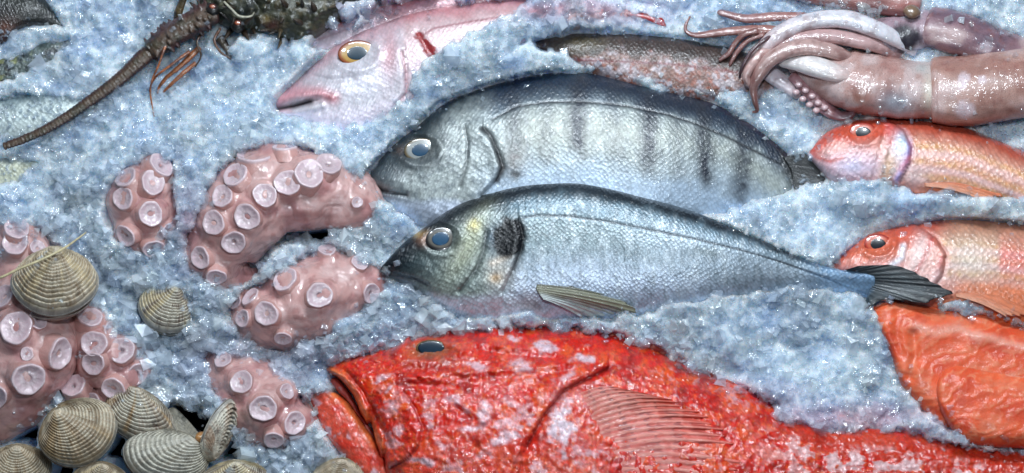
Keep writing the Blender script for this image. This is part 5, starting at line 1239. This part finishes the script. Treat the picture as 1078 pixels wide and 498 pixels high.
    for ex, ey in ((224, 8), (250, 25)):
        h = float(h_at(g, ex, ey)[0])
        st = tube('eye_stalk', fr, root, [(ex + 1, ey + 4, h - 6, 6), (ex, ey + 2, h + 2, 7), (ex, ey, h + 6, 6)], M_LOB, const(lin(34, 30, 28)), n=12, m=20)
        dome('eye', fr, st, ex, ey - 1, h + 7.5, 4.2, 3.4, 2.5, 10, [(0, lin(196, 140, 116)), (0.4, lin(160, 84, 56)), (0.75, lin(70, 34, 28)), (1, lin(60, 30, 26))], M_EYE)
    for (x0, y0, x1, y1) in ((206, 10, 200, 2), (258, 24, 268, 14), (214, 12, 208, 0), (244, 30, 236, 42), (256, 32, 262, 42), (300, 6, 294, -2), (316, 24, 308, 20), (330, 10, 326, 2)):
        h = float(h_at(g, x0, y0)[0])
        tube('spine', fr, root, [(x0, y0, h - 3, 3.6), ((x0 + x1) / 2, (y0 + y1) / 2, h + 5, 2.4), (x1, y1, h + 10, 0.6)], M_LOB, const(lin(60, 46, 34)), n=12, m=12)
    PRESS.append((np.array([(150, 52), (168, 36), (196, 16), (210, -20), (400, -40), (400, 0), (365, 4), (345, 28), (328, 42), (313, 45), (296, 42), (281, 38), (262, 34), (246, 52), (236, 36), (228, 36), (215, 56), (208, 72), (190, 90), (172, 94), (160, 74), (152, 66)]), 16))
    PRESS.append((np.array([(158, 52), (130, 74), (95, 101), (50, 131), (6, 149), (6, 157), (50, 140), (95, 112), (132, 86), (160, 64)]), 6))
lobster()

# ================================================================== ICE
GD = rise(W / 2, H / 2)
STEP = 1.15
XS = np.arange(-170, 1250, STEP); YS = np.arange(-170, 670, STEP)
GX, GY = np.meshgrid(XS, YS, indexing='ij')
MOUNDS = [(258, 56, 12, 26, 16), (300, 66, 6, 34, 16), (560, 150, -3, 60, 40), (790, 360, 6, 110, 30), (890, 400, 7, 70, 30), (860, 240, 4, 60, 26), (230, 340, 6, 30, 40), (60, 200, 4, 80, 30),
          (770, 408, 7, 60, 9), (870, 442, 8, 90, 8), (470, 322, 5, 60, 14), (380, 340, 7, 50, 16), (160, 130, 4, 100, 30), (530, 64, 4, 60, 12), (820, 215, 5, 40, 12), (940, 212, 5, 90, 8), (200, 390, 6, 22, 30), (960, 212, 4, 100, 8)]
coarse = np.clip(1 - np.hypot((GX - 210) / 330, (GY - 360) / 230), 0, 1) ** 0.6
def ice_base(x, y, co):
    h = 9 + 6 * fbm(x / 70, y / 55, 3, 2001) + 3.5 * fbm(x / 24, y / 20, 3, 2002)
    for cx, cy, a, rx, ry in MOUNDS: h = h + a * np.exp(-((x - cx) / rx) ** 2 - ((y - cy) / ry) ** 2)
    wx = x + 3 * fbm(x / 9, y / 9, 2, 2008); wy = y + 3 * fbm(x / 9, y / 9, 2, 2009)
    h = h + (4.0 + 5.0 * co) * facets(wx / 20, wy / 16, 2003) + (1.5 + 2.0 * co) * facets(wx / 9, wy / 8, 2004) + 0.3 * facets(x / 4.2, y / 4, 2007)
    return h
HB = ice_base(GX, GY, coarse)
SD = np.full(GX.shape, 99.0); PR = np.ones(GX.shape); DEP = np.zeros(GX.shape)
jag = 3.2 * fbm(GX / 11, GY / 10, 3, 2005) + 1.5 * fbm(GX / 4, GY / 4, 2, 2006)
for pr_ in PRESS:
    poly, dep, rg = (pr_ + (1.0,))[:3]; poly = np.asarray(poly, float)
    i0, i1 = np.searchsorted(XS, [poly[:, 0].min() - 30, poly[:, 0].max() + 30]); j0, j1 = np.searchsorted(YS, [poly[:, 1].min() - 30, poly[:, 1].max() + 30])
    sl = (slice(i0, i1), slice(j0, j1))
    d = sdf(GX[sl], GY[sl], poly)
    SD[sl] = np.minimum(SD[sl], d)
    m = 1 - sst(-4.5, 0.5, d + jag[sl] * rg); d = d + (jag[sl] * rg if rg > 1 else 0)
    DEP[sl] = np.maximum(DEP[sl], m * (dep + (24 if dep >= 40 else 12)))
BH = np.full(GX.shape, -60.0); BK = BH.copy()
for bb_ in BODIES:
    bx_, by_, bh_ = bb_[:3]
    i = np.round((bx_ - XS[0]) / STEP).astype(int); j = np.round((by_ - YS[0]) / STEP).astype(int)
    ok = (i >= 0) & (j >= 0) & (i < len(XS)) & (j < len(YS))
    np.maximum.at(BH, (i[ok], j[ok]), bh_[ok])
    if len(bb_) < 4: np.maximum.at(BK, (i[ok], j[ok]), bh_[ok])
def shift_max(a):
    b_ = a.copy()
    for ax in (0, 1):
        for k in (1, -1): b_ = np.maximum(b_, np.roll(a, k, ax))
    return b_
def blur(a, n):
    for _ in range(n):
        for ax in (0, 1): a = (np.roll(a, 1, ax) + 2 * a + np.roll(a, -1, ax)) / 4
    return a
BH = shift_max(shift_max(BH)); BK = shift_max(shift_max(BK))
VM = np.zeros(GX.shape)
for bx_, by_, bh_ in VIS:
    i = np.round((bx_ - XS[0]) / STEP).astype(int); j = np.round((by_ - YS[0]) / STEP).astype(int)
    ok = (i >= 0) & (j >= 0) & (i < len(XS)) & (j < len(YS)) & (bh_ > 4)
    VM[i[ok], j[ok]] = 1
VM = shift_max(shift_max(VM)); VM = 1 - shift_max(1 - VM); VM = 1 - shift_max(1 - VM) 
SD = np.where(VM > 0, np.minimum(SD, -4.5), SD); DEP = np.maximum(DEP, blur(VM, 1) * 30)
BKe = -shift_max(shift_max(shift_max(-BK)))
hid = ((SD > 1.5) & (BKe > -50)).astype(float)
for _ in range(9): hid = shift_max(hid)
hid = blur(hid, 4)
SD = SD + hid * (2.4 * jag + 5.0 * np.clip(fbm(GX / 15, GY / 13, 3, 2015), -0.25, 0.5))
seed_h = np.where(SD > 0.5, np.maximum(BKe, 0.0), 0.0)
BHs = seed_h.copy()
for _ in range(90):
    for ax in (0, 1):
        for k in (1, -1): BHs = np.maximum(BHs, np.roll(BHs, k, ax) - 0.34 * STEP)
BHs = blur(BHs, 6)
# ice heaped over the parts of the bodies that do not show
COVER = np.where((BKe > -50) & (SD > 0), np.maximum(BKe, BHs), BHs)
HI = HB + 2.0 * gs(SD - 5, 7)
HI = HI + blur(np.maximum(0, COVER + 2.0 - 0.9 * (9 - HB) - HI) * (SD > -2.5), 3)
BHe = -shift_max(-BH)
edge_band = (BHe <= -50) & (BH > -50)
under = np.clip(np.where(edge_band, BH - 2.5, BHe - 4.5), -16, None)
free = (BH <= -50) & (DEP < 40)
SD = np.where(free, np.maximum(SD, 0.7), SD)
HI = np.where((SD < 0.5) & (BH > -50), np.minimum(HI, under + 3.0 * sst(-3, 0.5, SD)), HI - np.where(BH > -50, 0, np.where(DEP >= 40, DEP, 0)))
HI = np.maximum(blur(HI, 2), -64)
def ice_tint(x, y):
    """pink painted into the ice colour: meltwater stain, and red skin showing through"""
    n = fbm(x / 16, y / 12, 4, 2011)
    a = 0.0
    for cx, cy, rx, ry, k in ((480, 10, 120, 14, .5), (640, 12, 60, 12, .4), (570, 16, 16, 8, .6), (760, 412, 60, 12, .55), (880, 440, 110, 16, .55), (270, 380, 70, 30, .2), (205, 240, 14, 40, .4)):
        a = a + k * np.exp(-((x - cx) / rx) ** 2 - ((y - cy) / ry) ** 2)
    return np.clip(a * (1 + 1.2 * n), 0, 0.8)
def ice_col(x, y, seed):
    n = fbm(x / 30, y / 24, 4, seed); n2 = fbm(x / 9, y / 8, 3, seed + 1)
    c = np.tile(lin(222, 235, 251), (x.size, 1)).reshape(x.shape + (3,))
    c = mix(c, lin(180, 206, 238), 0.45 * sst(0.05, 0.6, n + 0.2 * n2)); c = mix(c, lin(238, 245, 252), 0.6 * sst(0.05, 0.4, -n + 0.3 * n2))
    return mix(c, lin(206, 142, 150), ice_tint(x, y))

def ice_material(name, chips):
    m, nt, out = new_mat(name); L = nt.links.new
    col = N(nt, 'ShaderNodeVertexColor', layer_name='Col').outputs['Color']
    geo = N(nt, 'ShaderNodeNewGeometry'); pos = geo.outputs['Position']
    bu = N(nt, 'ShaderNodeBump'); bu.inputs['Distance'].default_value = 0.0008; bu.inputs['Strength'].default_value = 1.0 if not chips else 0.4
    L(noise_n(nt, pos, 900 if not chips else 500, 3, 0.6), bu.inputs['Height'])
    if not chips:
        b = N(nt, 'ShaderNodeBsdfPrincipled'); L(b.outputs[0], out.inputs[0]); L(col, b.inputs['Base Color'])
        b.inputs['Roughness'].default_value = 0.10; b.inputs['IOR'].default_value = 1.36
        b.inputs['Subsurface Weight'].default_value = 1.0; b.inputs['Subsurface Radius'].default_value = (0.65, 0.88, 1.0); b.inputs['Subsurface Scale'].default_value = 0.012
        L(bu.outputs[0], b.inputs['Normal'])
        return m
    dif = N(nt, 'ShaderNodeBsdfDiffuse'); L(col, dif.inputs[0])
    tra = N(nt, 'ShaderNodeBsdfTransparent'); tra.inputs[0].default_value = (0.98, 0.99, 1.0, 1)
    rfr = N(nt, 'ShaderNodeBsdfRefraction'); rfr.inputs['IOR'].default_value = 1.18; rfr.inputs['Roughness'].default_value = 0.02; rfr.inputs[0].default_value = (0.95, 0.98, 0.99, 1)
    glo = N(nt, 'ShaderNodeBsdfGlossy'); glo.inputs['Roughness'].default_value = 0.07; L(bu.outputs[0], glo.inputs['Normal'])
    clear = N(nt, 'ShaderNodeAttribute', attribute_name='clear').outputs['Fac']
    def mx(f, a, b):
        q = N(nt, 'ShaderNodeMixShader')
        if isinstance(f, float): q.inputs[0].default_value = f
        else: L(f, q.inputs[0])
        L(a.outputs[0], q.inputs[1]); L(b.outputs[0], q.inputs[2]); return q
    lw = N(nt, 'ShaderNodeLayerWeight'); L(bu.outputs[0], lw.inputs['Normal'])
    f5 = math_n(nt, 'ADD', math_n(nt, 'MULTIPLY', math_n(nt, 'POWER', lw.outputs['Facing'], 4.0), 0.30), 0.06)
    body = mx(clear, dif, mx(0.14, tra, rfr))
    front = mx(f5, body, glo)
    L(mx(geo.outputs['Backfacing'], front, tra).outputs[0], out.inputs[0])
    return m
M_ICE = ice_material('ice_packed', False); M_CHIP = ice_material('ice_chips', True)
PW = P(GX, GY) + (HI * S)[..., None] * GD
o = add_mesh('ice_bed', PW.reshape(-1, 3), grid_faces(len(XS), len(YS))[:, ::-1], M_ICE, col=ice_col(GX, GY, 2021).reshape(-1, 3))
o['kind'] = 'structure'

# loose chips
ICO_V = np.array([(x, y, z) for x in (-1, 1) for y in (-1, 1) for z in (-1, 1)]) * 0.62
ICO_F = np.array([(0, 1, 3), (0, 3, 2), (4, 6, 7), (4, 7, 5), (0, 4, 5), (0, 5, 1), (2, 3, 7), (2, 7, 6), (0, 2, 6), (0, 6, 4), (1, 5, 7), (1, 7, 3)])
NV = 8
def look(F, x, y):
    i = np.clip((x - XS[0]) / STEP, 0, len(XS) - 1).astype(int); j = np.clip((y - YS[0]) / STEP, 0, len(YS) - 1).astype(int)
    return F[i, j]
def scatter(n, r0, r1, fine_bias, edge, seed):
    x = rng.uniform(-160, 1240, n * 3); y = rng.uniform(-160, 660, n * 3)
    co = look(coarse, x, y); keep = rng.random(x.size) < (fine_bias + (1 - fine_bias) * co if fine_bias < 1 else 1)
    keep &= look(SD, x, y) > edge
    dense = 0.7 + 0.9 * fbm(x / 40, y / 32, 3, seed)
    keep &= rng.random(x.size) < dense + 0.6 * co
    x, y = x[keep][:n], y[keep][:n]
    r = r0 + (r1 - r0) * rng.random(x.size) ** 2.2
    return x, y, look(HI, x, y) + r * rng.uniform(0.0, 0.9, x.size), r
sets = [scatter(30000, 1.2, 3.0, 1, -1.0, 2031), scatter(42000, 2.6, 6.0, 0.7, 0.0, 2032), scatter(9000, 5.5, 11.0, 0.35, 2.5, 2033)]
big = [(312, 262, 30, 10), (324, 258, 34, 11), (333, 268, 30, 9), (304, 270, 26, 9), (370, 258, 30, 10), (378, 266, 32, 12), (392, 262, 30, 11), (400, 268, 26, 10), (386, 252, 26, 8), (348, 268, 40, 6),
       (352, 352, 24, 9), (362, 346, 24, 10), (338, 362, 22, 8), (376, 338, 20, 9), (388, 346, 18, 10), (310, 376, 22, 8), (295, 382, 20, 7), (262, 372, 20, 8), (350, 366, 20, 8), (330, 372, 20, 9),
       (178, 245, 48, 7), (172, 252, 46, 5), (184, 238, 44, 5), (110, 352, 36, 8), (118, 346, 34, 9), (106, 362, 40, 6), (124, 356, 36, 8), (104, 338, 36, 7), (98, 372, 42, 6),
       (262, 452, 44, 6), (268, 458, 42, 7), (256, 460, 38, 6), (30, 238, 46, 9), (46, 246, 42, 9), (8, 262, 50, 7), (50, 232, 36, 8), (36, 252, 50, 6),
       (1034, 47, 34, 6), (1045, 26, 26, 8), (1040, 20, 22, 9), (1056, 34, 22, 9), (845, 12, 30, 7), (858, 14, 32, 7), (870, 13, 32, 8), (882, 12, 32, 6), (905, 10, 34, 8), (912, 16, 34, 7), (922, 12, 34, 6),
       (345, 22, 22, 8), (356, 17, 22, 7), (368, 18, 22, 8), (388, 17, 26, 9), (398, 14, 26, 8), (410, 12, 26, 7), (378, 24, 26, 6), (336, 28, 18, 7), (326, 60, 12, 8), (318, 54, 12, 7),
       (650, 352, 40, 5), (662, 356, 40, 6), (675, 360, 40, 5), (612, 344, 20, 5), (622, 345, 22, 6), (712, 378, 36, 6), (724, 385, 36, 7), (738, 392, 34, 7), (756, 398, 32, 8), (730, 400, 40, 5), (752, 410, 40, 6), (776, 408, 34, 8), (800, 420, 34, 8), (640, 347, 30, 4), (815, 430, 32, 7), (836, 436, 30, 7), (862, 446, 28, 6), (890, 450, 28, 6), (770, 418, 40, 5), (905, 452, 26, 6)]
bx, by, bh, br = np.array(big, float).T
sets.append((bx, by, bh, br))
# small crumbs sprinkled around those pieces
jx = np.repeat(bx, 9) + rng.normal(0, 8, bx.size * 9); jy = np.repeat(by, 9) + rng.normal(0, 5, bx.size * 9)
sets.append((jx, jy, np.repeat(bh, 9) - 4 + rng.normal(0, 2, jx.size), rng.uniform(1.2, 3.4, jx.size)))
ex = rng.uniform(-20, 1100, 160000); ey = rng.uniform(-20, 520, 160000); esd = look(SD, ex, ey)
ek = (esd < 0.5) & (esd > -14) & (rng.random(ex.size) < 0.13 * np.exp(esd / 4.0)) & (look(BH, ex, ey) > -20)
sets.append((ex[ek], ey[ek], look(BH, ex, ey)[ek] + 0.4, 0.8 + 4.2 * rng.random(ek.sum()) ** 2.5))
fx = rng.uniform(-20, 120, 2600); fy = rng.uniform(34, 212, 2600); fk = (look(SD, fx, fy) < 0) & (look(BH, fx, fy) > -20) & (fbm(fx / 14, fy / 10, 3, 2051) > -0.05)
sets.append((fx[fk], fy[fk], look(BH, fx, fy)[fk] + 0.6, rng.uniform(0.9, 2.8, fk.sum())))
cx, cy, ch, cr_ = (np.concatenate([s[k] for s in sets]) for k in range(4))
n = cx.size
q = rng.normal(size=(n, 4)); q /= np.linalg.norm(q, axis=1)[:, None]
w_, x_, y_, z_ = q.T
ROT = np.stack([1 - 2 * (y_ ** 2 + z_ ** 2), 2 * (x_ * y_ - w_ * z_), 2 * (x_ * z_ + w_ * y_), 2 * (x_ * y_ + w_ * z_), 1 - 2 * (x_ ** 2 + z_ ** 2), 2 * (y_ * z_ - w_ * x_), 2 * (x_ * z_ - w_ * y_), 2 * (y_ * z_ + w_ * x_), 1 - 2 * (x_ ** 2 + y_ ** 2)], 1).reshape(n, 3, 3)
V = ICO_V[None] * rng.uniform(0.6, 1.25, (n, NV, 1)) * rng.uniform(0.5, 1.35, (n, 1, 3)) + rng.normal(0, 0.10, (n, NV, 3))
V = np.einsum('nij,nkj->nki', ROT, V) * (cr_ * S)[:, None, None]
V = V + (P(cx, cy) + (ch * S)[:, None] * GD)[:, None, :]
Fc = (ICO_F[None] + NV * np.arange(n)[:, None, None]).reshape(-1, 3)
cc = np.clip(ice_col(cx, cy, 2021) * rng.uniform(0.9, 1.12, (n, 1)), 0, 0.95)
cl = np.clip(rng.normal(0.80, 0.11, n) - 0.03 * look(coarse, cx, cy), 0.4, 0.96)
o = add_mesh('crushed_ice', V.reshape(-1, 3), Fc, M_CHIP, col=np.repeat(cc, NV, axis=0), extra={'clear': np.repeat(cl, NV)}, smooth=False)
o['kind'] = 'stuff'

# dark counter under the ice
def counter():
    m, nt, out = new_mat('dark_counter'); b = N(nt, 'ShaderNodeBsdfPrincipled'); nt.links.new(b.outputs[0], out.inputs[0])
    b.inputs['Base Color'].default_value = (0.004, 0.005, 0.006, 1); b.inputs['Roughness'].default_value = 0.75; b.inputs['Specular IOR Level'].default_value = 0.0
    x = np.array([-260, 1340, 1340, -260.]); y = np.array([-260, -260, 760, 760.])
    top = P(x, y) - np.array([0, 0, 40 * S]); bot = top - np.array([0, 0, 0.02])
    F = np.array([(3, 2, 1, 0), (4, 5, 6, 7), (0, 1, 5, 4), (1, 2, 6, 5), (2, 3, 7, 6), (3, 0, 4, 7)])
    o = add_mesh('floor', np.vstack([top, bot]), F, m, smooth=False); o.name = 'counter_top'; o['kind'] = 'structure'
counter()

# ================================================================== LIGHT, CAMERA, RENDER
def lamp(name, loc, size, power, col, target=(0, 0.0, 0)):
    l = bpy.data.lights.new(name, 'AREA'); l.energy = power; l.color = col; l.shape = 'DISK'; l.size = size
    o = bpy.data.objects.new(name, l); C.objects.link(o); o.location = loc
    o.rotation_euler = (Vector(target) - Vector(loc)).to_track_quat('-Z', 'Y').to_euler()
for lx, ly, lz, pw in ((-0.42, 0.95, 1.15, 2.6), (0.08, 1.0, 1.2, 7.5), (0.52, 0.9, 1.15, 5.6), (0.14, -0.16, 1.2, 5.2)):
    lamp('stall_lamp', (lx, ly, lz), 0.09, pw, (0.83, 0.92, 1.0), (lx * 0.4, 0, 0))
lamp('overhead_fill', (0.0, -0.5, 1.9), 1.0, 2.4, (0.66, 0.84, 1.0))  # soft fill added overhead, out of view, to lift the whole bed
tl = bpy.data.lights.new('glint_strip', 'AREA'); tl.energy = 11.0; tl.color = (0.84, 0.93, 1.0); tl.shape = 'RECTANGLE'; tl.size = 0.9; tl.size_y = 0.05  # unseen strip light, added so that ice facets and wet skin glint
to = bpy.data.objects.new('glint_strip', tl); C.objects.link(to); to.location = (0.05, 1.3, 1.2); to.rotation_euler = (Vector((0, 0, 0)) - Vector(to.location)).to_track_quat('-Z', 'Y').to_euler()
wd = bpy.data.worlds.new('World'); bpy.context.scene.world = wd; wd.use_nodes = True
bg = wd.node_tree.nodes['Background']; bg.inputs[0].default_value = (0.55, 0.74, 1.0, 1); bg.inputs[1].default_value = 0.085

cam = bpy.data.cameras.new('Camera'); co = bpy.data.objects.new('Camera', cam); C.objects.link(co)
co.location = CAM; co.rotation_euler = (math.pi / 2 - EL, 0, 0)
cam.sensor_width = 36; cam.lens = 36 * DIST / (W * S); cam.clip_start = 0.02; cam.clip_end = 100
sc = bpy.context.scene; sc.camera = co
sc.view_settings.view_transform = 'Standard'; sc.view_settings.look = 'None'; sc.view_settings.exposure = 0.0; sc.view_settings.gamma = 1
sc.render.engine = 'CYCLES'
cy_ = sc.cycles; cy_.max_bounces = 10; cy_.transparent_max_bounces = 16; cy_.transmission_bounces = 6; cy_.diffuse_bounces = 6; cy_.glossy_bounces = 3
cy_.caustics_reflective = False; cy_.caustics_refractive = False; cy_.sample_clamp_indirect = 4; cy_.use_denoising = True
